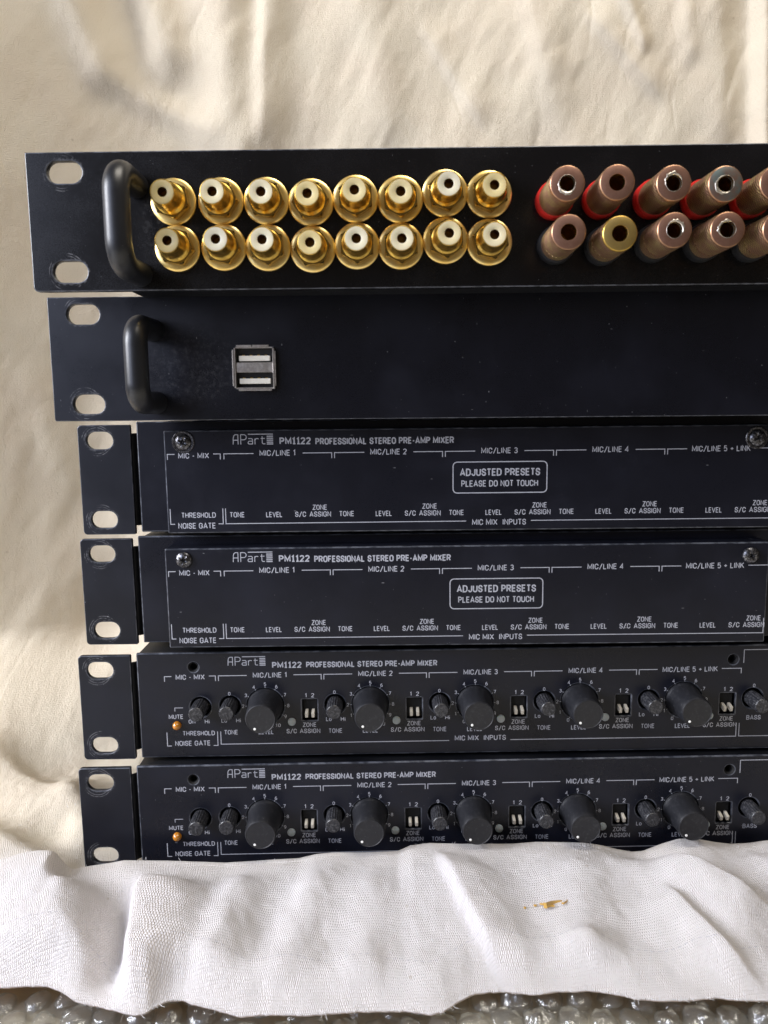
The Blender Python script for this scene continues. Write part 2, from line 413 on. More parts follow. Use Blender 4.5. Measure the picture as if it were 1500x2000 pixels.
def lathe(name, prof, mat, seg=48, mats=None, knurl=0, knamp=0.0, smooth_ang=35, uvscale=False):
    """profile of (radius, forward distance); axis points to -Y. prof items may carry a material index for the next band"""
    vs, fs, mi, uv = [], [], [], []
    n = len(prof)
    s = 0.0
    for i, p in enumerate(prof):
        r, d = p[0], p[1]
        if i: s += math.hypot(r - prof[i - 1][0], d - prof[i - 1][1])
        for k in range(seg + (1 if uvscale else 0)):
            a = 2 * math.pi * k / seg
            rr = r
            if knurl and len(p) > 3 and p[3]: rr = r + knamp * math.cos(a * knurl)
            vs.append((rr * math.cos(a), -d, rr * math.sin(a)))
            uv.append((a * 5.1, s))
    w_ = seg + (1 if uvscale else 0)
    for i in range(n - 1):
        m_ = prof[i + 1][2] if len(prof[i + 1]) > 2 else 0
        for k in range(seg):
            k2 = k + 1 if uvscale else (k + 1) % seg
            a, b, c, d = i * w_ + k, i * w_ + k2, (i + 1) * w_ + k2, (i + 1) * w_ + k
            if prof[i][0] < 1e-6: fs.append((a, c, d))
            elif prof[i + 1][0] < 1e-6: fs.append((a, b, c))
            else: fs.append((a, b, c, d))
            mi.append(m_)
    me = mesh_from(name, vs, fs, mats or mat, uv=uv if uvscale else None)
    me.polygons.foreach_set('material_index', mi)
    bm = bmesh.new(); bm.from_mesh(me)
    if not uvscale: bmesh.ops.remove_doubles(bm, verts=bm.verts, dist=1e-7)
    bmesh.ops.recalc_face_normals(bm, faces=bm.faces)
    bm.to_mesh(me); bm.free()
    return auto_smooth(me, smooth_ang)

def box_bm(bm, x0, x1, y0, y1, z0, z1):
    r = bmesh.ops.create_cube(bm, size=1.0)
    for v_ in r['verts']:
        v_.co = Vector(((x0 if v_.co.x < 0 else x1), (y0 if v_.co.y < 0 else y1), (z0 if v_.co.z < 0 else z1))) * S
    return r['verts']
def box(name, x0, x1, y0, y1, z0, z1, mat, bev=0.0, segs=2, parent=None, loc=None, rot=None, link_it=True):
    bm = bmesh.new(); box_bm(bm, x0, x1, y0, y1, z0, z1)
    if bev: bmesh.ops.bevel(bm, geom=bm.edges[:], offset=bev * S, segments=segs, profile=0.5, affect='EDGES', clamp_overlap=True)
    me = bpy.data.meshes.new(name); bm.to_mesh(me); bm.free(); me.materials.append(mat)
    return obj(name, me, parent, loc, rot) if link_it else me

def rrect(x0, x1, z0, z1, r, n=6):
    if isinstance(r, (int, float)): r = (r, r, r, r)      # bl, br, tr, tl
    pts = []
    for (cx, cz, q, a0) in ((x0 + r[0], z0 + r[0], r[0], 180), (x1 - r[1], z0 + r[1], r[1], 270), (x1 - r[2], z1 - r[2], r[2], 0), (x0 + r[3], z1 - r[3], r[3], 90)):
        if q < 1e-6: pts.append((cx, cz)); continue
        for i in range(n + 1):
            a = rad(a0 + 90 * i / n); pts.append((cx + q * math.cos(a), cz + q * math.sin(a)))
    return pts
def circ(cx, cz, r, n=28): return [(cx + r * math.cos(2 * math.pi * i / n), cz + r * math.sin(2 * math.pi * i / n)) for i in range(n)]
def slot(cx, cz, a, r, n=10):
    return [(cx + a + r * math.cos(rad(-90 + 180 * i / n)), cz + r * math.sin(rad(-90 + 180 * i / n))) for i in range(n + 1)] + \
           [(cx - a + r * math.cos(rad(90 + 180 * i / n)), cz + r * math.sin(rad(90 + 180 * i / n))) for i in range(n + 1)]
def plate(name, outline, holes, d_front, thick, mat, bev=0.3, parent=None):
    """a sheet in the XZ plane with real holes; its front face lies at y = -d_front"""
    c = bpy.data.curves.new(name, 'CURVE'); c.dimensions = '2D'; c.fill_mode = 'BOTH'
    c.extrude = (thick / 2 - bev) * S; c.bevel_depth = bev * S; c.bevel_resolution = 2; c.offset = -bev * S
    for pts in [outline] + holes:
        s_ = c.splines.new('POLY'); s_.points.add(len(pts) - 1)
        for p, q in zip(s_.points, pts): p.co = (q[0] * S, q[1] * S, 0, 1)
        s_.use_cyclic_u = True
    o = bpy.data.objects.new(name, c); COL.objects.link(o)
    dg = bpy.context.evaluated_depsgraph_get()
    me = bpy.data.meshes.new_from_object(o.evaluated_get(dg))
    bpy.data.objects.remove(o); bpy.data.curves.remove(c)
    me.transform(Matrix.Rotation(math.pi / 2, 4, 'X'))
    me.transform(Matrix.Translation((0, (-d_front + thick / 2) * S, 0)))
    me.name = name; me.materials.clear(); me.materials.append(mat)
    bm = bmesh.new(); bm.from_mesh(me); bmesh.ops.remove_doubles(bm, verts=bm.verts, dist=2e-7); bm.to_mesh(me); bm.free()
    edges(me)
    return obj(name, me, parent)

def tube(name, pts, r, mat, seg=20, parent=None, cap=True):
    vs, fs = [], []
    P = [Vector(p) for p in pts]
    up = Vector((1, 0, 0))
    for i, p in enumerate(P):
        t = (P[min(i + 1, len(P) - 1)] - P[max(i - 1, 0)]).normalized()
        u = (up - t * up.dot(t)).normalized(); w_ = t.cross(u)
        for k in range(seg):
            a = 2 * math.pi * k / seg
            vs.append(tuple(p + (u * math.cos(a) + w_ * math.sin(a)) * r))
    for i in range(len(P) - 1):
        for k in range(seg):
            k2 = (k + 1) % seg
            fs.append((i * seg + k, i * seg + k2, (i + 1) * seg + k2, (i + 1) * seg + k))
    if cap:
        fs.append(tuple(range(seg))[::-1]); fs.append(tuple((len(P) - 1) * seg + k for k in range(seg)))
    me = mesh_from(name, vs, fs, mat); auto_smooth(me, 50)
    return obj(name, me, parent)

# ------------------------------------------------------------------ stroke lettering
def arc(cx, cy, rx, ry, a0, a1, n=8):
    return [(cx + rx * math.cos(rad(a0 + (a1 - a0) * i / n)), cy + ry * math.sin(rad(a0 + (a1 - a0) * i / n))) for i in range(n + 1)]
O_ = arc(.5, .7, .5, .3, 180, 0) + arc(.5, .3, .5, .3, 0, -180)
P_ = [(0, 0), (0, 1), (.5, 1)] + arc(.5, .735, .5, .265, 90, -90)[1:] + [(0, .47)]
G = {   # width, strokes (closed flag in front)
 'A': (.52, [(0, [(0, 0), (.5, 1), (1, 0)]), (0, [(.17, .30), (.83, .30)])]),
 'B': (.44, [(1, [(0, 0), (0, 1), (.5, 1)] + arc(.5, .76, .42, .24, 90, -90)[1:] + arc(.5, .26, .5, .26, 90, -90)[1:]), (0, [(0, .52), (.5, .52)])]),
 'C': (.43, [(0, [(1, .66)] + arc(.5, .7, .5, .3, 0, 180) + arc(.5, .3, .5, .3, 180, 360) + [(1, .34)])]),
 'D': (.46, [(1, [(0, 0), (0, 1), (.35, 1)] + arc(.4, .66, .6, .34, 90, 0) + arc(.4, .34, .6, .34, 0, -90))]),
 'E': (.38, [(0, [(1, 1), (0, 1), (0, 0), (1, 0)]), (0, [(0, .52), (.9, .52)])]),
 'F': (.37, [(0, [(1, 1), (0, 1), (0, 0)]), (0, [(0, .5), (.88, .5)])]),
 'G': (.46, [(0, [(1, .68)] + arc(.5, .7, .5, .3, 0, 180) + arc(.5, .3, .5, .3, 180, 360) + [(1, .47), (.55, .47)])]),
 'H': (.45, [(0, [(0, 0), (0, 1)]), (0, [(1, 0), (1, 1)]), (0, [(0, .52), (1, .52)])]),
 'I': (.02, [(0, [(.5, 0), (.5, 1)])]),
 'J': (.36, [(0, [(1, 1)] + arc(.5, .3, .5, .3, 0, -180))]),
 'K': (.46, [(0, [(0, 0), (0, 1)]), (0, [(.95, 1), (0, .42)]), (0, [(.3, .6), (1, 0)])]),
 'L': (.36, [(0, [(0, 1), (0, 0), (1, 0)])]),
 'M': (.58, [(0, [(0, 0), (0, 1), (.5, .18), (1, 1), (1, 0)])]),
 'N': (.45, [(0, [(0, 0), (0, 1), (1, 0), (1, 1)])]),
 'O': (.46, [(1, O_)]), '0': (.40, [(1, O_)]),
 'P': (.42, [(0, P_)]),
 'R': (.44, [(0, P_), (0, [(.5, .47), (1, 0)])]),
 'S': (.41, [(0, [(.96, .70)] + arc(.5, .76, .47, .24, 0, 180) + [(.1, .60), (.9, .40)] + arc(.5, .25, .5, .25, 10, -180) + [(0, .33)])]),
 'T': (.42, [(0, [(0, 1), (1, 1)]), (0, [(.5, 1), (.5, 0)])]),
 'U': (.45, [(0, [(0, 1)] + arc(.5, .3, .5, .3, 180, 360) + [(1, 1)])]),
 'V': (.50, [(0, [(0, 1), (.5, 0), (1, 1)])]),
 'X': (.50, [(0, [(0, 1), (1, 0)]), (0, [(0, 0), (1, 1)])]),
 'Z': (.42, [(0, [(0, 1), (1, 1), (0, 0), (1, 0)])]),
 '1': (.26, [(0, [(0, .80), (.62, 1), (.62, 0)])]),
 '2': (.40, [(0, arc(.5, .74, .5, .26, 170, -30) + [(0, 0), (1, 0)])]),
 '3': (.40, [(0, arc(.5, .76, .47, .24, 160, -80) + arc(.5, .27, .5, .27, 80, -160))]),
 '4': (.44, [(0, [(.74, 0), (.74, 1), (0, .28), (1, .28)])]),
 '5': (.40, [(0, [(.92, 1), (.12, 1), (.06, .56)] + arc(.48, .33, .52, .33, 125, -150))]),
 '6': (.40, [(1, arc(.5, .31, .5, .31, 90, 450, 14)), (0, [(.0, .31), (.08, .7), (.45, 1), (.85, .96)])]),
 '7': (.40, [(0, [(0, 1), (1, 1), (.35, 0)])]),
 '8': (.40, [(1, arc(.5, .76, .44, .24, 90, 450, 14)), (1, arc(.5, .27, .5, .27, 90, 450, 14))]),
 '9': (.40, [(1, arc(.5, .69, .5, .31, 90, 450, 14)), (0, [(1, .69), (.92, .3), (.55, 0), (.15, .04)])]),
 '/': (.38, [(0, [(0, -.12), (1, 1.08)])]),
 '-': (.20, [(0, [(0, .42), (1, .42)])]),
 '+': (.40, [(0, [(0, .45), (1, .45)]), (0, [(.5, .20), (.5, .70)])]),
 'o': (.36, [(1, [(x_, y_ * .70) for x_, y_ in O_])]),
 'f': (.22, [(0, [(1, 1), (.6, .97), (.4, .84), (.4, 0)]), (0, [(0, .68), (1, .68)])]),
 'i': (.02, [(0, [(.5, 0), (.5, .68)]), (0, [(.5, .86), (.5, 1)])]),
 ' ': (.12, []),
}
def stroke_strip(pts, closed, t, lay, vs, fs):
    P = [Vector(p) for p in pts]
    if closed and (P[0] - P[-1]).length < 1e-6: P = P[:-1]
    Q = [P[0]]
    for p in P[1:]:
        if (p - Q[-1]).length > 1e-5: Q.append(p)
    P = Q; n = len(P); base = len(vs)
    for i in range(n):
        a = P[i - 1] if (i or closed) else None
        b = P[(i + 1) % n] if (i < n - 1 or closed) else None
        d1 = (P[i] - a).normalized() if a is not None else None
        d2 = (b - P[i]).normalized() if b is not None else None
        if d1 is None: d1 = d2
        if d2 is None: d2 = d1
        n1 = Vector((-d1.y, d1.x)); n2 = Vector((-d2.y, d2.x))
        m = n1 + n2
        m = m.normalized() if m.length > 1e-6 else n1
        k = t / 2 / max(0.45, m.dot(n1))
        for s_ in (1, -1): vs.append((P[i].x + m.x * k * s_, -lay, P[i].y + m.y * k * s_))
    for i in range(n if closed else n - 1):
        j = (i + 1) % n
        fs.append((base + 2 * i, base + 2 * i + 1, base + 2 * j + 1, base + 2 * j))
def text_geo(s, x, zc, width, cap, wt=.15, align='c', vs=None, fs=None, d=0.0):
    vs = [] if vs is None else vs; fs = [] if fs is None else fs
    gap = .13 + wt * .55
    tw = sum(G[c][0] + gap for c in s) - gap + wt
    sx_ = width / tw if width else cap * 0.98
    wd = tw * sx_
    x0 = x - wd / 2 if align == 'c' else x
    z0 = zc - cap / 2
    t = wt * cap
    cur = wt / 2
    lay = 0
    for c in s:
        w_, st = G[c]
        strokes = list(st)
        if c == '1' and wt > .17: strokes = strokes + [(0, [(.05, 0), (1.15, 0)])]
        for closed, pts in strokes:
            lay = (lay + 1) % 4
            q = [(x0 + (cur + px * w_) * sx_, z0 + t / 2 + py * (cap - t)) for px, py in pts]
            stroke_strip(q, closed, t, d + lay * 0.004, vs, fs)
        cur += w_ + gap
    return vs, fs
def lettering(parent, items, d, name='lettering', wt=.15):
    vs, fs = [], []
    for it in items:
        s, x, z, width, cap = it[:5]
        text_geo(s, x, z, width, cap, it[5] if len(it) > 5 else wt, 'c', vs, fs, d)
    me = mesh_from(name, vs, fs, M['print'])
    for p in me.polygons:
        if p.normal.y > 0: p.flip()
    return obj(name, me, parent)
def lines(parent, polys, d, t=0.32, name='bracket_line'):
    if name == 'bracket_line' and len(polys) > 1:
        for q in polys: lines(parent, [q], d, t, name)
        return
    vs, fs = [], []
    for i, (closed, p) in enumerate(polys): stroke_strip(p, closed, t, d + (i % 3) * 0.004, vs, fs)
    me = mesh_from(name, vs, fs, M['print'])
    for p in me.polygons:
        if p.normal.y > 0: p.flip()
    return obj(name, me, parent)

def logo(parent, x0, z0, wd, ht, d):
    """thin rounded lettering with an overline and five short bars, as printed"""
    k = wd / 270.0; q = ht / 63.0
    def T(pts): return [(x0 + px * k, z0 + (63 - py) * q) for px, py in pts]
    A = [(0, [(3, 62), (5, 22), (9, 9), (18, 3), (36, 3), (36, 62)]), (0, [(4, 36), (36, 36)])]
    P = [(0, [(54, 62), (54, 3), (78, 3), (88, 8), (92, 18), (88, 29), (78, 34), (54, 34)])]
    a = [(0, [(104, 27), (126, 27), (132, 32), (132, 60), (108, 60), (103, 56), (103, 48), (108, 43), (132, 43)])]
    r = [(0, [(148, 62), (148, 27)]), (0, [(148, 36), (156, 28), (166, 27), (172, 30)])]
    t = [(0, [(196, 14), (196, 54), (202, 60), (216, 60)]), (0, [(186, 27), (214, 27)])]
    lines(parent, [(c, T(p)) for c, p in A + P + a + r + t], d, 0.30, 'logo_lettering')
    lines(parent, [(0, T([(103, 1), (268, 1)]))], d, 0.34, 'logo_bar')
    for y in (14, 26, 38, 50, 61): lines(parent, [(0, T([(226, y), (268, y)]))], d, 0.42, 'logo_bar')

# ------------------------------------------------------------------ shared small meshes
def screw_mesh(r=3.1):
    """pan head with a real cross recess"""
    seg = 48; vs, fs = [], []
    rings = [(0.0, 1.15), (0.35, 1.15), (0.6, 1.6), (0.8, 1.85), (1.3, 1.82), (1.9, 1.65), (2.5, 1.25), (r - .12, .8), (r, .4), (r, 0)]
    for (q, d) in rings:
        for k in range(seg):
            a = 2 * math.pi * k / seg
            dd = d
            c_ = min(abs(q * math.sin(a)), abs(q * math.cos(a)))
            if 0.3 < q < 1.95 and c_ < 0.38: dd = d - 1.0 * (1 - q / 2.4)
            vs.append((q * math.cos(a), -dd, q * math.sin(a)))
    for i in range(len(rings) - 1):
        for k in range(seg):
            k2 = (k + 1) % seg
            fs.append((i * seg + k, i * seg + k2, (i + 1) * seg + k2, (i + 1) * seg + k))
    me = mesh_from('screw', vs, fs, M['screw'])
    bm = bmesh.new(); bm.from_mesh(me); bmesh.ops.remove_doubles(bm, verts=bm.verts, dist=1e-7); bmesh.ops.recalc_face_normals(bm, faces=bm.faces); bm.to_mesh(me); bm.free()
    return auto_smooth(me, 30)
SCREW = screw_mesh()

DF = 1.4      # printed front plane of a mixer, in front of its ear plane
DC = 11.6     # printed plane of a cover plate

level_me = lathe('level_knob', [(7.3, -1.5), (7.15, 0.2), (6.85, 0.8), (6.7, 1.6), (6.55, 4.0), (6.3, 9.0), (6.12, 12.6), (5.75, 13.5), (5.5, 13.62), (5.35, 13.5), (0, 13.5)], M['knob'], seg=144, knurl=36, knamp=0.05, smooth_ang=32)
dot_me = lathe('pointer_dot', [(0.50, 0), (0.50, 0.08), (0.42, 0.14), (0, 0.15)], M['dot'], seg=16)
trim_me = lathe('trim_knob', [(3.2, -3), (3.15, 0), (3.1, 1.0, 0, 1), (3.0, 8.0, 0, 1), (2.9, 8.5), (2.65, 8.75), (0, 8.75)], M['trim'], seg=120, knurl=20, knamp=0.16, smooth_ang=38)
trimline_me = box('pointer_line', -0.22, 0.22, -8.88, -8.6, -2.4, 0.3, M['trim'], 0.05, 1, link_it=False)
btn_me = lathe('indicator', [(1.62, -0.5), (1.62, 0.5), (1.5, 0.75), (1.1, 0.95), (0, 1.02)], M['button'], seg=28)
led_me = lathe('indicator_lamp', [(1.75, -0.5), (1.75, 0.6), (1.6, 1.2), (1.15, 1.8), (0.6, 2.1), (0, 2.2)], M['amber'], seg=28, smooth_ang=60)
hole_rim = lathe('screw_hole', [(1.95, 0.03), (1.6, -0.5), (1.45, -0.9), (1.45, -4.0), (0, -4.0)], M['void'], seg=28)

SEC = [56.5 + 42.38 * i for i in range(5)]

def ear(parent, wd=21.1):
    out = rrect(0, wd, -22, 22, (1.6, 0.5, 0.5, 1.6))
    plate('rack_ear', out, [slot(8.7, 15.875, 1.85, 3.45), slot(8.7, -15.875, 1.85, 3.45)], 0.0, 2.0, M['ear'], 0.35, parent)
    # the bent neck that joins the ear to the side of the case
    bm = bmesh.new()
    vs = []; prof = [(20.4, 1.2), (21.6, 1.6), (22.4, 2.6), (22.9, 4.5), (23.0, 30)]
    me_v, me_f = [], []
    for (x_, y_) in prof:
        me_v += [(x_, y_, -18.6), (x_, y_, 18.6)]
    for i in range(len(prof) - 1): me_f.append((2 * i, 2 * i + 2, 2 * i + 3, 2 * i + 1))
    k = len(me_v)
    for (x_, y_) in prof: me_v += [(x_ + 1.5, y_ + 1.2, -18.6), (x_ + 1.5, y_ + 1.2, 18.6)]
    for i in range(len(prof) - 1): me_f.append((k + 2 * i, k + 2 * i + 1, k + 2 * i + 3, k + 2 * i + 2))
    for s_ in (0, 1):
        for i in range(len(prof) - 1): me_f.append((2 * i + s_, 2 * i + 2 + s_, k + 2 * i + 2 + s_, k + 2 * i + s_))
    bm.free()
    me = mesh_from('ear_bracket', me_v, me_f, M['body']); auto_smooth(me, 40)
    obj('ear_bracket', me, parent)

def mixer(kind, O, R, label):
    root = empty('mixer', O, R)
    ear(root)
    holes = []
    if kind == 'open':
        for s_ in SEC:
            holes.append(circ(s_ + 4.25, 0.75, 4.2)); holes.append(circ(s_ + 18.5, 0.5, 7.45, 40))
            holes.append(rrect(s_ + 33.3, s_ + 39.4, -5.85, 2.95, 0.25, 2))
        holes.append(circ(48.8, 0.4, 4.2))
        for x_ in (272.6, 290.5, 308.4): holes.append(circ(x_, 0.75, 4.2))
        for x_ in (46.6, 263.9): holes.append(circ(x_, 17.15, 1.95))
    plate('front_panel', rrect(23.95, 458.6, -20.85, 23.25, 0.5, 3), holes, DF, 1.6, M['front'], 0.55, root)
    box('case', 24.6, 458, 0.3 - DF + 1.6, 125, -20.3, 22.7, M['body'], 0.9, 2, root) if kind != 'open' else None
    if kind == 'open':
        # open-fronted case so that the control holes are real
        bm = bmesh.new()
        box_bm(bm, 24.6, 458, 0.25, 125, 21.2, 22.75); box_bm(bm, 24.6, 458, 0.25, 125, -20.3, -18.8)
        box_bm(bm, 24.6, 26.0, 0.26, 124.9, -18.8, 21.2); box_bm(bm, 456.6, 458, 0.26, 124.9, -18.8, 21.2)
        box_bm(bm, 26.0, 456.6, 6.0, 8.0, -18.8, 21.2)
        me = bpy.data.meshes.new('case'); bm.to_mesh(me); bm.free(); me.materials.append(M['body'])
        obj('case', me, root)
    d = DF + 0.03
    if kind == 'open':
        title = [('PM1122', 84.15, 17.6, 12.0, 2.55, .20)]
        lettering(root, title, d)
        lettering(root, [('PROFESSIONAL STEREO PRE-AMP MIXER', 118.2, 17.55, 52.7, 2.45, .19)], d)
        logo(root, 60.4, 17.55, 15.3, 3.75, d)
        T = 13.45; vb = 2.15; cap = 2.15
        lettering(root, [('MIC - MIX', 45.2, T - .35, 11.7, cap)], d)
        lines(root, [(0, [(34.85, T - vb), (34.85, T), (37.7, T)]), (0, [(52.7, T), (55.3, T), (55.3, T - vb)])], d)
        for i, s_ in enumerate(SEC):
            if i < 4:
                lettering(root, [('MIC/LINE %d' % (i + 1), s_ + 20.75, T + .05, 13.9, cap + .05)], d)
                g0, g1 = 11.4, 30.2
            else:
                lettering(root, [('MIC/LINE 5 + LINK', s_ + 20.6, T - .1, 22.4, cap + .05)], d)
                g0, g1 = 7.4, 33.4
            lines(root, [(0, [(s_, T - vb), (s_, T), (s_ + g0, T)]), (0, [(s_ + g1, T), (s_ + 41.3, T), (s_ + 41.3, T - vb)])], d)
            lettering(root, [('TONE', s_ + 4.2, -10.4, 5.6, 1.95)], d)
            lettering(root, [('LEVEL', s_ + 18.4, -10.5, 6.2, 1.95)], d)
            lettering(root, [('S/C', s_ + 28.8, -10.3, 4.2, 1.95)], d)
            lettering(root, [('ZONE', s_ + 36.15, -7.7, 5.6, 1.9)], d)
            lettering(root, [('ASSIGN', s_ + 36.25, -10.3, 8.4, 1.95)], d)
            lettering(root, [('Lo', s_ + 1.6, -5.4, 2.3, 1.75), ('Hi', s_ + 7.4, -5.45, 2.0, 1.75)], d)
            lettering(root, [('0', s_ + 4.1, 5.9, 1.0, 1.45)], d)
            lettering(root, [('1', s_ + 35.0, 4.75, .9, 1.75), ('2', s_ + 37.65, 4.75, 1.35, 1.75)], d)
            sc_ = []; tk = []
            for n in range(11):
                a = rad(-150 + 30 * n); q = 9.1 if n < 10 else 9.6
                cx, cz = s_ + 18.6 + q * math.sin(a), 0.55 + q * math.cos(a) + (.1 if n in (4, 6) else 0)
                sc_.append((str(n), cx, cz, (1.05 if n != 1 else .6) if n < 10 else 2.1, 1.5))
                tk.append((0, [(s_ + 18.6 + 7.6 * math.sin(a), .55 + 7.6 * math.cos(a)), (s_ + 18.6 + 8.2 * math.sin(a), .55 + 8.2 * math.cos(a))]))
            lettering(root, sc_, d, 'dial_scale')
            lines(root, tk, d, 0.2, 'dial_tick')
        lettering(root, [('Off', 45.2, -5.65, 3.0, 1.75), ('Hi', 51.2, -5.7, 2.0, 1.75)], d)
        lettering(root, [('MUTE', 38.7, -3.5, 5.9, 1.9)], d)
        lines(root, [(0, [(38.4, -1.2), (38.4, .24), (41.7, .24)])], d, 0.26)
        lettering(root, [('THRESHOLD', 47.6, -10.6, 13.1, 1.95)], d)
        lettering(root, [('NOISE GATE', 45.0, -14.85, 14.4, 2.15)], d)
        B = -15.45
        lines(root, [(0, [(34.7, -10.1), (34.7, B - .45), (36.45, B - .45)]), (0, [(53.4, B - .5), (55.2, B - .5), (55.2, -10)])], d)
        lines(root, [(0, [(56.5, -10), (56.5, B), (149.3, B + .1)]), (0, [(174.3, B + .1), (266.4, B + .1), (266.4, -9.7)])], d)
        lettering(root, [('MIC MIX  INPUTS', 162.0, -14.35, 20.9, 2.2)], d)
        lines(root, [(0, [(267.6, -9.7), (267.6, B + .15), (340, B + .15)]), (0, [(268.15, 15.7), (268.15, 21.15), (340, 21.15)])], d)
        for x_, nm, w_ in ((272.6, 'BASS', 5.9), (290.5, 'MID', 4.5), (308.4, 'TREBLE', 8.2)):
            lettering(root, [(nm, x_ + .7, -7.4, w_, 1.95)], d); lettering(root, [('0', x_ + .3, 6.1, 1.0, 1.45)], d)
        # controls
        for i, s_ in enumerate(SEC):
            k = obj('level_knob', level_me, root, (s_ + 18.5, -DF, 0.5))
            a = rad(-145 + (-4, 3, 2, 6, 4)[i])
            obj('pointer_dot', dot_me, k, (4.55 * math.sin(a), -13.48, 4.55 * math.cos(a)))
            t = obj('trim_knob', trim_me, root, (s_ + 4.25, -DF + 0.4, 0.75), (0, rad((-20, 5, 8, -25, -30)[i]), 0))
            obj('pointer_line', trimline_me, t)
            obj('indicator', btn_me, root, (s_ + 29.0, -DF, -6.25))
            w0 = obj('dip_switch', box('dip_switch', -2.95, 2.95, 2.2, 5.0, -4.3, 4.3, M['void'], 0.1, 1, link_it=False), root, (s_ + 36.35, -DF, -1.45))
            for x_ in (-1.25, 1.35):
                box('switch_lever', -0.6, 0.6, -3.4, 0, -1.0, 1.1, M['lever'], 0.15, 1, w0, (x_, 2.3, -1.2), (rad(14), 0, 0))
        for x_ in (48.8, 272.6, 290.5, 308.4):
            t = obj('trim_knob', trim_me, root, (x_, -DF + 0.4, 0.55), (0, rad(-35 if x_ < 60 else 15), 0)); obj('pointer_line', trimline_me, t)
        obj('indicator_lamp', led_me, root, (39.0, -DF, -7.15))
        for x_ in (46.6, 263.9): obj('screw_hole', hole_rim, root, (x_, -DF, 17.15))
    else:
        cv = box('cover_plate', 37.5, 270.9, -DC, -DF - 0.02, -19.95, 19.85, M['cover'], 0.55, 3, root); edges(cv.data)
        d = DC + 0.03
        lettering(root, [('PM1122', 87.85, 15.45, 12.1, 2.7, .20)], d)
        lettering(root, [('PROFESSIONAL STEREO PRE-AMP MIXER', 122.0, 15.15, 52.9, 2.6, .19)], d)
        logo(root, 63.95, 14.25, 15.6, 3.95, d)
        T = 10.8; cap = 2.2; vb = 2.1
        lettering(root, [('MIC - MIX', 48.8, T - .6, 11.9, cap)], d)
        lines(root, [(0, [(38.7, T - vb), (38.7, T), (41.5, T)]), (0, [(56.3, T), (59.0, T), (59.0, T - vb)])], d)
        for i in range(5):
            s_ = SEC[i] + 3.9
            if i < 4:
                lettering(root, [('MIC/LINE %d' % (i + 1), s_ + 20.65, T + .15, 14.0, cap + .05)], d); g0, g1 = 11.4, 30.2
            else:
                lettering(root, [('MIC/LINE 5 + LINK', s_ + 20.4, T + .0, 22.4, cap + .05)], d); g0, g1 = 7.4, 33.2
            lines(root, [(0, [(s_, T - vb), (s_, T), (s_ + g0, T)]), (0, [(s_ + g1, T), (s_ + 41.3, T), (s_ + 41.3, T - vb)])], d)
            lettering(root, [('TONE', s_ + 4.25, -12.8, 5.8, 2.1)], d)
            lettering(root, [('LEVEL', s_ + 18.6, -12.85, 6.3, 2.1)], d)
            lettering(root, [('S/C', s_ + 28.8, -12.85, 4.3, 2.1)], d)
            lettering(root, [('ZONE', s_ + 36.3, -10.2, 5.7, 2.05)], d)
            lettering(root, [('ASSIGN', s_ + 36.4, -12.85, 8.4, 2.1)], d)
        lettering(root, [('THRESHOLD', 49.7, -12.8, 13.4, 2.1)], d)
        lettering(root, [('NOISE GATE', 48.9, -16.95, 14.6, 2.3)], d)
        B = -16.27
        lines(root, [(0, [(38.75, -10.3), (38.75, B), (40.4, B)]), (0, [(57.3, B), (59.15, B), (59.15, -10.3)])], d)
        lines(root, [(0, [(60.2, -10.3), (60.2, B), (153.2, B + .1)]), (0, [(178.2, B + .1), (270.1, B + .1), (270.1, -10.2)])], d)
        lettering(root, [('MIC MIX  INPUTS', 165.9, -16.65, 20.9, 2.3)], d)
        lines(root, [(1, rrect(148.1, 184.1, -5.25, 6.65, 1.6, 5))], d, 0.4, 'notice_border')
        lettering(root, [('ADJUSTED PRESETS', 166.1, 2.7, 30.8, 2.9, .18)], d)
        lettering(root, [('PLEASE DO NOT TOUCH', 166.0, -1.65, 29.5, 2.5, .16)], d)
        for x_, z_, rr_ in ((45.05, 15.5, 0.5), (263.6, 14.75, 1.1)):
            s1 = obj('screw', SCREW, root, (x_, -DC, z_), (0, rr_, 0))
    thing(root, label, 'mixer', 'preamp mixers in the lower part of the stack')
    return root

def unit_rot(yaw, tilt, roll): return rot('Z', rad(yaw)) @ rot('X', rad(tilt)) @ rot('Y', rad(roll))
UN = {1: ((-120.45, -41.83, 61.67), (-2.328, 0.01, 0.318)), 2: ((-123.52, -24.11, 18.13), (-2.743, 0.154, 0.33)),
      3: ((-124.71, 0.0, -27.83), (-1.978, 0.032, 0.187)), 4: ((-126.15, -1.33, -73.36), (-2.251, 0.094, 0.051)),
      5: ((-127.68, -8.34, -119.77), (-1.257, -0.075, 0.116)), 6: ((-128.87, -12.93, -165.32), (-1.073, -0.045, 0.021))}
def unit(i): return UN[i][0], unit_rot(*UN[i][1])

def copy_tree(o, parent=None):
    c_ = o.copy(); COL.objects.link(c_)
    if parent is not None: c_.parent = parent
    for ch in o.children: copy_tree(ch, c_)
    return c_

# ------------------------------------------------------------------ handles
def handle(parent, u, vt, vb_, D, r, rc):
    pts = []
    pts.append((u, 0.5, vt))
    for i in range(11):
        a = rad(90 * i / 10); pts.append((u, -(D - rc) - rc * math.sin(a), vt - rc + rc * math.cos(a)))
    for i in range(11):
        a = rad(90 * i / 10); pts.append((u, -(D - rc) - rc * math.cos(a), vb_ + rc - rc * math.sin(a)))
    pts.append((u, 0.5, vb_))
    return tube('handle', pts, r, M['handle'], 28, parent)

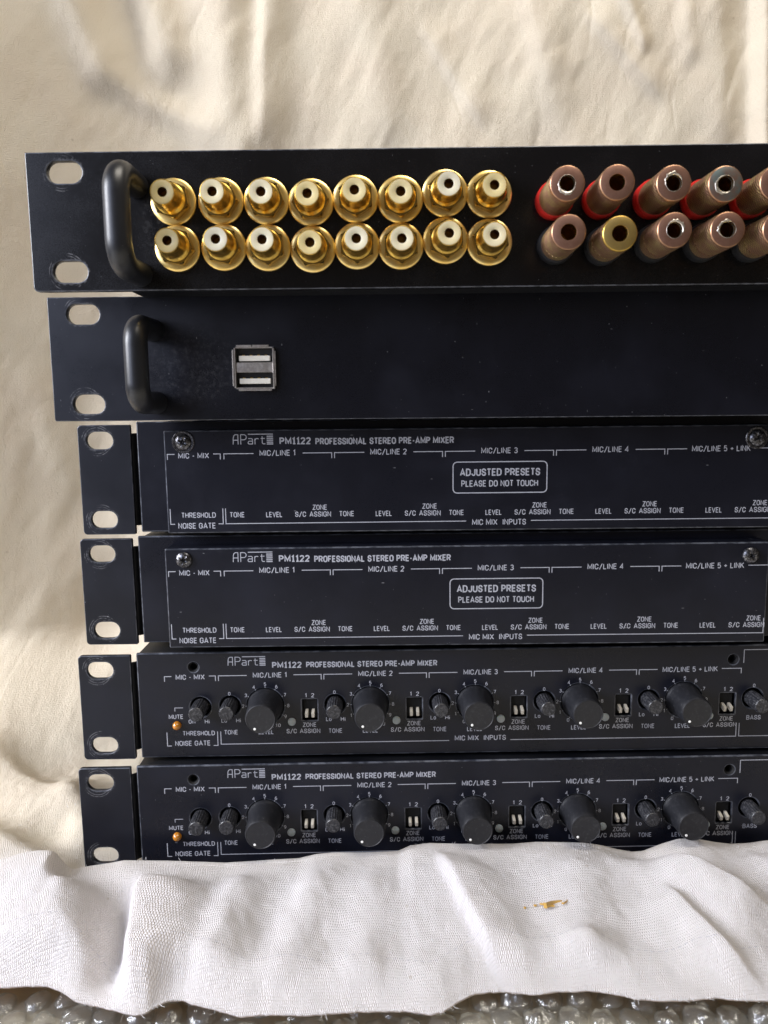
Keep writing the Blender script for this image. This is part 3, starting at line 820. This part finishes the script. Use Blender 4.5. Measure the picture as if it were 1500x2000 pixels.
# ------------------------------------------------------------------ unit 1: socket panel
O1, R1 = unit(1)
p1 = empty('socket_panel', O1, R1)
thing(p1, 'black rack panel with gold phono sockets and copper binding posts, top of the stack', 'rack panel')
JB = [(48.4, 5.9), (64.0, 5.9), (78.9, 5.8), (93.5, 5.2), (108.1, 6.1), (122.7, 5.8), (137.3, 7.5), (151.6, 7.0),
      (49.1, -8.85), (64.4, -8.7), (79.0, -8.95), (93.8, -9.6), (108.4, -8.7), (122.8, -8.9), (137.5, -7.3), (151.9, -8.0)]
JT = [(48.4, 5.7), (64.0, 5.7), (79.15, 5.5), (93.6, 4.8), (108.3, 5.7), (122.7, 5.1), (137.6, 7.15), (151.8, 6.6),
      (49.2, -8.9), (64.5, -8.6), (79.1, -8.9), (94.1, -9.9), (108.7, -8.9), (123.0, -9.05), (137.8, -7.6), (152.0, -8.2)]
PB = [(172.6, 4.5), (187.85, 4.6), (204.3, 4.5), (219.7, 4.2), (235.6, 4.0), (252.0, 4.0),
      (173.5, -9.4), (188.9, -9.9), (205.2, -9.2), (221.1, -9.2), (236.8, -9.4), (253.2, -9.4)]
for g_ in (JB, PB): pass
plate('face_plate', rrect(0, 482.6, -22.2, 22.1, (1.6, 1, 1, .3)), [slot(12.65, 15.8, 2.35, 3.5), slot(12.65, -15.8, 2.35, 3.5)], 0.0, 2.6, M['panel1'], 0.4, p1)
# shallow case behind it, with the rolled lower edge that shows under the plate
def rolled_case(parent, x0, x1, zb, zt, depth, mat):
    prof = [(0.6, zt), (depth, zt), (depth, zb), (3.2, zb)] + [(3.2 + 2.2 * math.cos(rad(270 - 80 * i / 6)) , zb + 2.2 + 2.2 * math.sin(rad(270 - 80 * i / 6))) for i in range(1, 7)] + [(0.6, zb + 3.0)]
    n = len(prof); vs = [(x0, y_, z_) for y_, z_ in prof] + [(x1, y_, z_) for y_, z_ in prof]
    fs = [(i, (i + 1) % n, n + (i + 1) % n, n + i) for i in range(n)] + [tuple(range(n))[::-1], tuple(range(n, 2 * n))]
    me = mesh_from('case', vs, fs, mat)
    bm = bmesh.new(); bm.from_mesh(me); bmesh.ops.recalc_face_normals(bm, faces=bm.faces); bm.to_mesh(me); bm.free()
    auto_smooth(me, 40)
    return obj('case', me, parent)
rolled_case(p1, 31.5, 452, -21.9, 20.0, 105, M['body'])
handle(p1, 36.2, 11.2, -17.0, 20.0, 4.0, 7.5)

washer_me = lathe('washer', [(4.6, 0), (7.42, 0.0), (7.5, 0.25), (7.42, 0.9), (7.0, 1.25), (6.2, 1.35), (4.6, 1.35)], M['goldwasher'], 56)
def hexnut():
    vs, fs = [], []; seg = 48
    def hr(a, af): 
        a = (a % (math.pi / 3)) - math.pi / 6
        return af / math.cos(a)
    rows = [('h', 5.3, 1.2), ('h', 5.3, 3.9), ('m', 5.3, 4.5), ('c', 4.4, 4.6)]
    for kind_, q, d_ in rows:
        for k in range(seg):
            a = 2 * math.pi * k / seg
            r_ = hr(a, q) if kind_ == 'h' else (min(hr(a, q), 5.6) if kind_ == 'm' else q)
            vs.append((r_ * math.cos(a), -d_, r_ * math.sin(a)))
    for i in range(3):
        for k in range(seg):
            k2 = (k + 1) % seg; fs.append((i * seg + k, i * seg + k2, (i + 1) * seg + k2, (i + 1) * seg + k))
    me = mesh_from('hex_nut', vs, fs, metal('olive gold nut', (0.50, 0.34, 0.09), (0.36, 0.25, 0.08), 0.16, 0.32, 0.3, 0.02))
    bm = bmesh.new(); bm.from_mesh(me); bmesh.ops.recalc_face_normals(bm, faces=bm.faces); bm.to_mesh(me); bm.free()
    return auto_smooth(me, 28)
nut_me = hexnut()
barrel_me = lathe('phono_socket', [(4.9, 3.9), (4.9, 4.3), (4.7, 4.5), (4.9, 4.75), (4.9, 4.95), (4.68, 5.15), (4.88, 5.4), (4.88, 5.6), (4.66, 5.8), (4.86, 6.05), (4.86, 6.3), (4.55, 6.6), (4.25, 7.1), (4.15, 7.6), (4.12, 10.2), (4.0, 10.6), (3.92, 13.2), (3.85, 13.45), (3.72, 13.5), (3.65, 13.4), (3.62, 12.9)], M['gold'], 56)
insul_me = lathe('insulator', [(3.64, 12.5), (3.64, 13.35), (3.5, 13.48), (1.68, 13.5), (1.52, 13.4), (1.52, 12.6)], M['insul'], 48)
core_me = lathe('centre_contact', [(1.53, 13.35), (1.5, 12.5), (1.45, 9.0), (0, 9.0)], metal('dark gold bore', (0.30, 0.17, 0.05), (0.2, 0.11, 0.03), 0.35, 0.5), 28)
first = None
for i, (b_, t_) in enumerate(zip(JB, JT)):
    dx, dz = t_[0] - b_[0], t_[1] - b_[1]
    rr_ = (math.atan2(dz, 12.0) * -1, 0, math.atan2(dx, 12.0))
    j = obj('phono_socket', barrel_me, p1, (b_[0], 0, b_[1]), rr_)
    obj('washer', washer_me, j, (0, 0, 0), (rr_[0] * -.8, 0, rr_[2] * -.8))
    obj('hex_nut', nut_me, j, (0, 0, 0), (0, rad((20, 5, 8, -4, 28, 25, 18, 24, 10, 12, 26, -6, 30, 27, 26, 14)[i]), 0))
    obj('insulator', insul_me, j); obj('centre_contact', core_me, j)

def post(kind, me_face):
    grooved = kind == 'low'
    pr = [(4.6, 3.0), (5.2, 3.2), (5.35, 3.6)]
    if grooved: pr += [(5.35, 8.6), (4.95, 8.75), (4.95, 9.1), (5.35, 9.25)]
    pr += [(5.35, 20.2), (5.27, 20.65, 1), (5.1, 20.92, 1), (4.95, 21.0, 1), (2.5, 21.0, 2), (2.4, 20.8, 2), (2.35, 17.0, 3), (2.25, 8.0, 4), (0, 8.0, 4)]
    return lathe('binding_post', pr, None, 64, mats=[M['knurl'], M['gold' if me_face == 'brassface' else 'copperedge'], M[me_face], M['goldin'], M['bore']], uvscale=True, smooth_ang=40)
M['copperedge'] = metal('bright worn copper edge', (0.50, 0.29, 0.17), (0.34, 0.19, 0.12), 0.3, 0.45, 0.5)
PM = {}
M['bore'] = metal('brown brass bore', (0.40, 0.22, 0.06), (0.3, 0.16, 0.05), 0.3, 0.5)
collar_me = {k_: lathe('collar', [(4.6, 0), (5.8, 0.0), (6.0, 0.4), (6.0, 3.9), (5.8, 4.4), (5.35, 4.5)], M[k_], 56) for k_ in ('red', 'smoke')}
def ragged_rim(seed):
    rng = random.Random(seed); seg = 40; vs, fs = [], []
    for k in range(seg):
        a = 2 * math.pi * k / seg
        r_out = 2.45 + 0.12 * rng.random() + (0.4 + 0.7 * rng.random()) * max(0, math.cos(a - 0.3))
        for (r_, d_) in ((r_out, 20.98), (r_out - .1, 21.10 + .06 * rng.random()), (2.42, 21.06), (2.38, 19.5)):
            vs.append((r_ * math.cos(a), -d_, r_ * math.sin(a)))
    for k in range(seg):
        k2 = (k + 1) % seg
        for i in range(3): fs.append((4 * k + i, 4 * k2 + i, 4 * k2 + i + 1, 4 * k + i + 1))
    me = mesh_from('socket_rim', vs, fs, M['silver'], smooth=True)
    bm = bmesh.new(); bm.from_mesh(me); bmesh.ops.recalc_face_normals(bm, faces=bm.faces); bm.to_mesh(me); bm.free()
    return me
for i, b_ in enumerate(PB):
    low = i >= 6
    face = 'brassface' if i == 7 else ('greenface' if i == 3 else 'copperface')
    key = ('low' if low else 'top', face)
    if key not in PM: PM[key] = post(*key)
    rng = random.Random(i + 3)
    j = obj('binding_post', PM[key], p1, (b_[0], 0, b_[1]), (rad(rng.uniform(-1, 1)), 0, rad(rng.uniform(-1, 1))))
    obj('collar', collar_me['smoke' if low else 'red'], j)
    if i in (2, 3, 8, 9, 0): obj('socket_rim', ragged_rim(i), j, None, (0, rng.uniform(0, 6), 0))

# ------------------------------------------------------------------ unit 2: blank panel with a double USB port
O2, R2 = unit(2)
p2 = empty('port_panel', O2, R2)
thing(p2, 'plain black rack panel with one handle and a double silver port, second from the top', 'rack panel')
plate('face_plate', rrect(0, 482.6, -22.0, 22.0, (.8, .8, .8, .4)), [slot(12.7, 16.0, 2.45, 3.55), slot(12.9, -15.9, 2.35, 3.5), [(67.0, -10.7), (80.6, -10.7), (80.6, 3.9), (67.0, 3.9)]], 0.0, 2.6, M['panel2'], 0.3, p2)
rolled_case(p2, 31.5, 452, -21.6, 20.6, 20, M['void'])
p2c = box('case_back', 31.6, 451.9, 20.1, 110, -21.5, 20.5, M['body'], 0.6, 1, p2)
handle(p2, 37.6, 10.1, -15.5, 19.5, 4.0, 6.5)
usb = box('port_shell', 66.7, 67.2, -1.6, 1.5, -10.6, 3.6, M['steel'], 0.1, 1, p2)
bm = bmesh.new()
box_bm(bm, 80.5, 81.1, -1.7, 9, -10.9, 3.4); box_bm(bm, 67.2, 80.5, -1.2, 9, 3.45, 3.95); box_bm(bm, 67.2, 80.5, -1.2, 9, -10.9, -10.4)
box_bm(bm, 67.3, 80.4, -1.1, 8, -5.05, -1.55)
box_bm(bm, 67.25, 80.45, 8.2, 9.0, -10.3, 3.4)
# small outward flanges
box_bm(bm, 66.1, 66.65, -1.9, -1.2, -9.9, 2.9); box_bm(bm, 81.15, 81.6, -1.6, -0.9, -9.9, 2.4)
box_bm(bm, 67.6, 73.1, -1.75, -1.25, 3.95, 4.6); box_bm(bm, 73.4, 79.2, -1.75, -1.25, 3.95, 4.6); box_bm(bm, 68.2, 80.0, -2.1, -1.3, -11.6, -10.95)
bmesh.ops.bevel(bm, geom=bm.edges[:], offset=0.08 * S, segments=1, affect='EDGES')
me = bpy.data.meshes.new('port_frame'); bm.to_mesh(me); bm.free(); me.materials.append(M['steel'])
obj('port_frame', me, p2)
for zt, zb in ((0.85, -1.05), (-7.2, -9.1)):
    box('port_tongue', 68.3, 79.4, -0.6, 8.2, zb, zt, M['tongue'], 0.12, 1, p2)
    for q in range(4): box('contact', 69.3 + q * 2.7, 70.3 + q * 2.7, 0.2, 8, zt + 0.05, zt + 0.3, M['gold'], 0, 1, p2)

# ------------------------------------------------------------------ units 3 to 6
m3 = mixer('cover', *unit(3), 'covered mixer with an adjusted presets notice, directly under the port panel')
m4 = copy_tree(m3)
m5 = mixer('open', *unit(5), 'mixer with exposed level knobs, directly under the lower of the two covered mixers')
m6 = copy_tree(m5)
for m_, i, lb in ((m4, 4, 'covered mixer with an adjusted presets notice, resting on a mixer with exposed knobs'), (m6, 6, 'bottom mixer of the stack, its lower edge hidden by the white cloth')):
    O_u, R_u = unit(i)
    m_.matrix_local = Matrix.Translation(Vector(O_u) * S) @ R_u.to_4x4(); m_['label'] = lb
# what sets the copies apart
washer3 = lathe('screw_washer', [(3.1, 0.0), (4.3, 0.0), (4.3, 0.25), (4.05, 0.5), (3.3, 0.45)], M['screw'], 40)
for x_, z_ in ((45.05, 15.5), (263.6, 14.75)): obj('screw_washer', washer3, m3, (x_, -DC, z_))
rng = random.Random(5)
for ch in m6.children:
    if ch.name.startswith('trim_knob'): ch.rotation_euler.y += rng.uniform(-.6, .6)
    if ch.name.startswith('level_knob'): ch.rotation_euler.y += rng.uniform(-.12, .05)

# ------------------------------------------------------------------ the cloth: one sheet hung behind, laid under the stack and bunched in front
hem = [(-330, -78), (-200, -80), (-150, -77), (-134.4, -76.5), (-126.0, -76.3), (-119.2, -76.6), (-114.3, -78.6), (-107.6, -82.9), (-100.4, -84.7), (-92.7, -88.2), (-87.2, -90.5), (-83.1, -90.3), (-80.7, -87.3), (-77.2, -84.9), (-73.0, -84.7), (-68.5, -86.8), (-59.7, -89.7), (-52.9, -92.1), (-47.2, -91.3), (-31.0, -92.3), (-22.8, -91.7), (-14.8, -91.6), (-1.6, -92.0), (6.3, -93.8), (10.6, -93.0), (15.0, -89.7), (21.3, -85.9), (26.6, -85.3), (32.3, -85.7), (40.4, -87.4), (49.2, -86.3), (59.1, -86.8), (65.5, -88.2), (73.1, -90.7), (85.1, -91.9), (98.0, -91.2), (105.4, -92.9), (113.5, -93.4), (160, -90), (330, -92)]
ridge = [(-330, -186), (-165, -184), (-140, -181), (-123.9, -178.2), (-113.8, -176.8), (-108.8, -175.9), (-90.9, -176.7), (-68.8, -178.3), (-52.7, -177.7), (-39.7, -177.3), (-33.2, -175.8), (-26.7, -175.3), (-13.8, -175.7), (-6.0, -175.7), (-0.7, -175.6), (4.4, -173.3), (12.3, -172.5), (25.4, -173.3), (45.1, -173.9), (55.1, -173.4), (68.1, -174.0), (75.1, -174.5), (81.5, -175.8), (87.4, -177.6), (93.8, -179.0), (98.2, -178.8), (105.4, -176.0), (112.3, -173.9), (119.6, -174.1), (127.0, -175.8), (134.1, -176.9), (141.4, -176.7), (148.7, -175.8), (330, -177)]
NX, NT_ = 900, 940
xs = np.linspace(-450, 450, NX)
hy = np.interp(xs, *zip(*hem)); hz_ = np.interp(xs, *zip(*ridge))
def sst(a, b, v_): t_ = np.clip((v_ - a) / (b - a), 0, 1); return t_ * t_ * (3 - 2 * t_)
yb = 150 - 66 * sst(-105, -270, xs)                       # back plane, closer on the left
Rc = 60.0; ZT = 420.0; ZF = -188.0
tt = np.linspace(0, 1, NT_)
X = np.repeat(xs[None, :], NT_, 0)
# arc-length split: 60% of the rows go to the floor part in front
n1, n2 = 400, 70; n3 = NT_ - n1 - n2
Y = np.zeros_like(X); Z = np.zeros_like(X); NYv = np.zeros_like(X); NZv = np.zeros_like(X); SV = np.zeros_like(X)
for r in range(NT_):
    if r < n1:
        f = r / n1; Y[r] = yb; Z[r] = ZT + (ZF + Rc - ZT) * f; NYv[r] = -1; NZv[r] = 0; SV[r] = (ZT - Z[r])
    elif r < n1 + n2:
        a = (r - n1) / n2 * math.pi / 2
        Y[r] = yb - Rc + Rc * math.cos(a); Z[r] = ZF + Rc - Rc * math.sin(a); NYv[r] = -math.cos(a); NZv[r] = math.sin(a); SV[r] = (ZT - ZF - Rc) + Rc * a
    else:
        f = (r - n1 - n2) / (n3 - 1)
        y0 = yb - Rc
        Y[r] = y0 + (hy - y0) * (1 - (1 - f) ** 1.35); Z[r] = ZF; NYv[r] = 0; NZv[r] = 1; SV[r] = (ZT - ZF - Rc) + Rc * math.pi / 2 + (y0 - Y[r])
# --- front ridge and folds on the floor
floor = sst(-0.2, 1.0, NZv)
yr = -27.0
back = sst(-19.0, -25.5, Y)                      # drops away just in front of the panels
fr_ = 1 - 0.72 * sst(yr - 2, yr - 52, Y)
H = (hz_[None, :] - ZF) * np.where(Y > yr, back, fr_)
left = 1 - sst(-136, -128, X)                    # left of the stack the cloth lies free
def seg_d(x0, y0, x1, y1, PX_, PY_):
    dx, dy = x1 - x0, y1 - y0; L = math.hypot(dx, dy)
    t_ = ((PX_ - x0) * dx + (PY_ - y0) * dy) / L ** 2
    s_ = ((PX_ - x0) * dy - (PY_ - y0) * dx) / L     # signed: positive to the right of travel
    return t_, s_
def fold(x0, y0, x1, y1, h_, wl, wr, PX_, PY_, e=0.15):
    t_, s_ = seg_d(x0, y0, x1, y1, PX_, PY_)
    end = sst(-e, e, t_) * (1 - sst(1 - e, 1 + e, t_))
    pr_ = np.where(s_ < 0, np.exp(-(s_ / wl) ** 2), np.exp(-(s_ / wr) ** 2))
    return h_ * end * pr_
fl = np.zeros_like(X)
# travel from back to front (y falling): positive side is the left of the picture
Fw = [ (-60, -32, -66, -92, 3.5, 12, 7),
      (-30, -28, -44, -88, 3.0, 9, 7), (16, -28, 36, -88, 4.5, 13, 3.5), (-12, -30, -14, -88, 2.0, 9, 9), (70, -28, 58, -86, 3.0, 10, 10),
      (86, -26, 128, -62, 6.5, 2.8, 16), (96, -54, 112, -92, 4.5, 3.2, 12), (60, -70, 66, -92, 2.0, 7, 7), (140, -30, 150, -92, 4, 12, 12),
      (-230, 30, -210, -82, 6, 16, 14), (-215, 80, -150, 30, 6, 10, 20), (-160, 60, -134, 5, 5, 12, 9)]
Fw = [(a_[0], a_[1], a_[2], a_[3], a_[4] * 1.35, a_[5], a_[6]) for a_ in Fw]
def polyfold(pts, h_, wl, wr, PX_, PY_):
    best = np.zeros_like(PX_)
    for (x0, y0), (x1, y1) in zip(pts[:-1], pts[1:]):
        t_, s_ = seg_d(x0, y0, x1, y1, PX_, PY_); L = math.hypot(x1 - x0, y1 - y0)
        tc = np.clip(t_, 0, 1); dd_ = np.hypot(PX_ - (x0 + (x1 - x0) * tc), PY_ - (y0 + (y1 - y0) * tc))
        best = np.maximum(best, np.where(s_ < 0, np.exp(-(dd_ / wl) ** 2), np.exp(-(dd_ / wr) ** 2)))
    return h_ * best
ROLL = [(-108, -20), (-97, -34), (-91, -48), (-88, -62), (-87, -76), (-90, -90)]
LOBE = [(-200, 14), (-175, 2), (-150, -17), (-131, -38), (-122, -60), (-119, -86)]
fl += polyfold(LOBE, 10.5, 12, 30, X, Y)
fl += polyfold(ROLL, 11.0, 19, 5.5, X, Y) * sst(-24, -52, Y)
for a_ in Fw: fl += fold(*a_, X, Y)
valley = polyfold([(-122, -8), (-111, -26), (-103, -46), (-99, -66), (-101, -84)], 9.0, 7, 8, X, Y)
front = left + (1 - left) * sst(-28, -46, Y)
H = H * (1 - left * sst(-26, -5, Y)) + fl * front - valley * front * 0.8
H = np.maximum(H, -3.0)
hemd0 = sst(0, 22, SV[-1][None, :] - SV)
lean = polyfold(ROLL, 8.5, 8, 7, X, Y) * hemd0 * sst(-30, -56, Y) * 0.8 + 0.5 * fold(16, -28, 36, -88, 5, 8, 4, X, Y)
# --- folds on the hanging part, in x / z
A = 1 - sst(0.0, 0.999, NZv)
bk = np.zeros_like(X)
Bf = [(-174, 262, -146, 178, 6.5, 13, 10), (-136, 262, -110, 184, 6.5, 13, 10), (-86, 270, -78, 130, 8, 17, 16), (-54, 280, -63, 150, 5, 11, 6), (-150, 180, -88, 150, 3.0, 9, 7),
      (28, 208, 60, 160, 2.0, 11, 4), (82, 240, 96, 184, 3.2, 15, 7), (96, 186, 116, 130, 2.6, 14, 9), (134, 235, 150, 196, 2.8, 5, 3.5), (120, 214, 160, 172, 2.2, 9, 4),
      (212, 275, 219, 120, 9.0, 9, 4), (186, 250, 196, 150, 3.5, 9, 12), (-10, 235, 10, 150, 2.6, 16, 12), (170, 240, 176, 190, 2.4, 6, 5),
      (-215, 200, -205, -40, 8, 24, 16), (-180, 60, -196, -100, 6, 16, 12), (-240, 100, -250, -120, 9, 20, 16), (-160, -60, -215, -140, 6, 12, 14), (-195, 20, -180, -60, 4, 12, 9)]
Bf = [(a_[0], a_[1], a_[2], a_[3], a_[4] * (0.5 if a_[3] < 0 else (1.3 if a_[0] < -30 else 1.1)), a_[5], a_[6]) for a_ in Bf]
for a_ in Bf: bk += fold(*a_, X, Z)
# --- broad and small wrinkles
def fbm(sc, px, pz, st=(1, 1), oct_=4, seed=0):
    """cheap value-noise fBm on arrays"""
    out = np.zeros_like(px); amp = 1.0; tot = 0
    rs = np.random.RandomState(seed)
    for o_ in range(oct_):
        g_ = rs.rand(256, 256)
        u_ = px * st[0] * sc + 37.3 * o_; v_ = pz * st[1] * sc + 11.7 * o_
        iu = np.floor(u_).astype(int); iv = np.floor(v_).astype(int); fu = u_ - iu; fv = v_ - iv
        fu = fu * fu * fu * (fu * (fu * 6 - 15) + 10); fv = fv * fv * fv * (fv * (fv * 6 - 15) + 10)
        a00 = g_[iu % 256, iv % 256]; a10 = g_[(iu + 1) % 256, iv % 256]; a01 = g_[iu % 256, (iv + 1) % 256]; a11 = g_[(iu + 1) % 256, (iv + 1) % 256]
        out += amp * ((a00 * (1 - fu) + a10 * fu) * (1 - fv) + (a01 * (1 - fu) + a11 * fu) * fv - .5); tot += amp
        amp *= .5; sc *= 2.03
    return out / tot
Wv = X + 0.35 * SV
bk += 9 * fbm(0.016, Wv, SV, (1, .35), 4, 3) + 1.9 * fbm(0.06, X + .5 * SV, SV, (1, .45), 4, 4)
crz = np.abs(fbm(0.022, X + .4 * SV, SV, (1, .5), 3, 9)); bk += -0.4 * np.exp(-(crz / 0.035) ** 2) * sst(-.1, .2, fbm(0.015, X, SV, (1, 1), 2, 21))
smallw = 2.4 * fbm(0.045, X, Y, (1, .8), 4, 5) + 0.9 * fbm(0.16, X, Y, (1, 1), 3, 6)
flr_zone = np.where(Y > yr, left + (1 - left) * back * 0.0, 1.0)
disp = (bk - 52 * sst(180, -190, Z) * sst(-120, -190, X)) * A
hemd = sst(0, 17, SV[-1][None, :] - SV) * 0.93 + 0.07
hemd = np.where(floor > 0.5, hemd, 1.0)
H2 = (H + smallw * flr_zone * (0.45 + 0.55 * sst(-29, -40, Y) + 0.5 * left * sst(-29, -20, Y))) * hemd
XX = X - 0.85 * lean * floor
YY = Y + NYv * disp
ZZ = Z + NZv * 0.0 + H2 * floor
ZZ = np.where(floor > 0.99, np.maximum(ZZ, ZF - 5.0), ZZ)
# frayed wavering of the hem edge itself
rows_near = np.clip((SV - SV[-1][None, :]) / 1.0 + 3.0, 0, 3) / 3
YY += rows_near * 0.5 * fbm(0.5, X, X * 0, (1, 1), 3, 8)
ZZ -= rows_near * 0.6
co = np.stack([XX, YY, ZZ], -1).reshape(-1, 3) * S
idx = np.arange(NX * NT_).reshape(NT_, NX)
quads = np.stack([idx[:-1, :-1], idx[1:, :-1], idx[1:, 1:], idx[:-1, 1:]], -1).reshape(-1, 4)
me = bpy.data.meshes.new('cloth')
me.vertices.add(len(co)); me.vertices.foreach_set('co', co.ravel())
me.loops.add(quads.size); me.loops.foreach_set('vertex_index', quads.ravel())
me.polygons.add(len(quads)); me.polygons.foreach_set('loop_start', np.arange(0, quads.size, 4)); me.polygons.foreach_set('loop_total', np.full(len(quads), 4))
me.polygons.foreach_set('use_smooth', np.ones(len(quads), bool))
uvl = me.uv_layers.new(name='UVMap')
uvc = np.stack([X, SV], -1).reshape(-1, 2)[quads.ravel()]
uvl.data.foreach_set('uv', uvc.ravel())
at = me.attributes.new('near', 'FLOAT', 'POINT'); at.data.foreach_set('value', (sst(15, -45, Y) * floor).ravel().astype(np.float32))
at = me.attributes.new('hem', 'FLOAT', 'POINT'); at.data.foreach_set('value', (SV[-1][None, :] - SV).ravel().astype(np.float32))
me.materials.append(M['cloth']); me.update(); me.validate()
cloth = obj('cloth', me)
sm = cloth.modifiers.new('thickness', 'SOLIDIFY'); sm.thickness = 0.9 * S; sm.offset = -1
thing(cloth, 'cream white woven cloth hung behind the stack and bunched up in front of it', 'cloth')
floor_z = lambda x_, y_: float(ZZ[np.argmin(np.abs(Y[:, np.argmin(np.abs(xs - x_))] - y_)), np.argmin(np.abs(xs - x_))])

# loose fibres standing off the weave of the front flap
rng = random.Random(3); vs, fs = [], []
rows = range(NT_ - n3 + 60, NT_ - 1)
for q in range(2600):
    r_ = rng.choice(rows) if q > 500 else NT_ - 1; c_ = rng.randrange(int(NX * .27), int(NX * .68))
    if Y[r_, c_] > -24.5 and xs[c_] > -128: continue
    p = Vector((XX[r_, c_], YY[r_, c_], ZZ[r_, c_] + .05)); L = rng.uniform(.4, 1.6) if rng.random() < .93 else rng.uniform(2, 4)
    d1 = Vector((rng.gauss(0, 1), rng.gauss(0, 1) - (.8 if q <= 500 else 0), abs(rng.gauss(0.2, .6)))).normalized(); d2 = (d1 + Vector((rng.gauss(0, .6), rng.gauss(0, .6), rng.gauss(0, .5)))).normalized()
    pts = [p, p + d1 * L * .5, p + d1 * L * .5 + d2 * L * .5]; sd = Vector((.035, .01, .02)); b_ = len(vs)
    for t_ in pts: vs.append(tuple(t_ - sd)); vs.append(tuple(t_ + sd))
    fs += [(b_, b_ + 1, b_ + 3, b_ + 2), (b_ + 2, b_ + 3, b_ + 5, b_ + 4)]
fo = obj('loose_fibres', mesh_from('loose_fibres', vs, fs, M['lint']), cloth); fo['kind'] = 'stuff'

# ------------------------------------------------------------------ table and bubble wrap
tb = box('table_top', -600, 600, -420, 500, -215, -200, M['table'], 1.0, 1)
tb['kind'] = 'structure'

def wrap_h(x_, y_): return -197.5 + 3.2 * (noise.noise(Vector((x_ * .02, y_ * .02, 3))) + .5) + 1.2 * noise.noise(Vector((x_ * .09, y_ * .09, 7)))
bw = bpy.data.objects.new('bubble_wrap', None)
vs, fs = [], []; nx, ny = 120, 50
for j in range(ny):
    for i in range(nx):
        x_ = -210 + 420 * i / (nx - 1); y_ = -170 + 150 * j / (ny - 1)
        vs.append((x_, y_, wrap_h(x_, y_)))
for j in range(ny - 1):
    for i in range(nx - 1): fs.append((j * nx + i, j * nx + i + 1, (j + 1) * nx + i + 1, (j + 1) * nx + i))
bw = obj('bubble_wrap', mesh_from('bubble_wrap', vs, fs, M['film'], smooth=True))
thing(bw, 'clear bubble wrap sheet peeping out from under the cloth hem', 'bubble wrap')
def dome(seed):
    rng = random.Random(seed); vs, fs = [], []; seg, rg = 20, 7
    ph = rng.uniform(0, 50)
    for i in range(rg):
        a = i / (rg - 1) * math.pi / 2
        for k in range(seg):
            b_ = 2 * math.pi * k / seg
            r_ = 4.9 * math.cos(a) ** .8; z_ = 5.0 * math.sin(a)
            p = Vector((r_ * math.cos(b_), r_ * math.sin(b_), z_))
            n_ = noise.noise(p * .33 + Vector((ph, 0, 0))) * 1.6 + noise.noise(p * .9 + Vector((0, ph, 0))) * .6
            p *= 1 + n_ * .26 * (z_ / 5 + .2); vs.append(tuple(p))
    for i in range(rg - 1):
        for k in range(seg):
            k2 = (k + 1) % seg; fs.append((i * seg + k, i * seg + k2, (i + 1) * seg + k2, (i + 1) * seg + k))
    me = mesh_from('bubble', vs, fs, M['film'], smooth=True)
    bm = bmesh.new(); bm.from_mesh(me); bmesh.ops.remove_doubles(bm, verts=bm.verts, dist=1e-5); bm.to_mesh(me); bm.free()
    me.polygons.foreach_set('use_smooth', [True] * len(me.polygons))
    return me
domes = [dome(s_) for s_ in range(7)]
rng = random.Random(11)
for j in range(7):
    for i in range(34):
        x_ = -165 + i * 10.3 + (j % 2) * 5.15; y_ = -74 - j * 8.9
        if x_ > 165: continue
        x_ += rng.uniform(-.6, .6); y_ += rng.uniform(-.6, .6)
        b_ = obj('bubble', rng.choice(domes), bw, (x_, y_, wrap_h(x_, y_) + .05), (rng.uniform(-.2, .2), rng.uniform(-.2, .2), rng.uniform(0, 6)))
        q = rng.uniform(.85, 1.12); b_.scale = (q, q * rng.uniform(.85, 1.1), q * rng.uniform(.35, .8))

# ------------------------------------------------------------------ crumbs on the cloth
def flake(L, R_, turns, w_):
    vs, fs = [], []; n = 18
    for i in range(n):
        a = turns * 2 * math.pi * i / (n - 1); r_ = R_ * (1 - .3 * i / n)
        x_, z_ = (r_ * math.cos(a) + L * i / n, r_ * math.sin(a))
        for y_ in (-w_ / 2, w_ / 2):
            vs.append((x_, y_, z_)); vs.append((x_ * .93, y_, z_ * .85 - .08))
    for i in range(n - 1):
        a, b_ = 4 * i, 4 * (i + 1)
        fs += [(a, a + 2, b_ + 2, b_), (a + 1, b_ + 1, b_ + 3, a + 3), (a, b_, b_ + 1, a + 1), (a + 2, a + 3, b_ + 3, b_ + 2)]
    return mesh_from('flake', vs, fs, M['chip'])
cx, cy = 52.0, -58.5
cz = max(floor_z(cx + q, cy) for q in (-3, 0, 3))
cr = obj('flakes', flake(6.5, 1.1, .9, 1.5), None, (cx - 3.2, cy, cz + .7), (rad(72), 0, rad(6)))
thing(cr, 'small curled orange brown flakes lying on the front of the cloth', 'flakes')
cr.scale = (1.25, 1.25, 1.0)
for (dx, dz, L, ry) in ((-3.4, -1.6, 1.4, 1.2), (-1.2, .9, 3.0, -.3), (3.4, 1.3, 3.6, .25), (5.2, -.5, 2.6, -.1), (-6.6, -1.9, 1.0, .6), (2.2, -1.4, 2.4, .5), (-0.6, -.9, 1.8, 2.0)):
    f_ = obj('flake', flake(L, .6, .8, .5), cr, (dx + 2.2, 0.1 * dx, dz), (0, ry, 0))

bpy.context.view_layer.update()
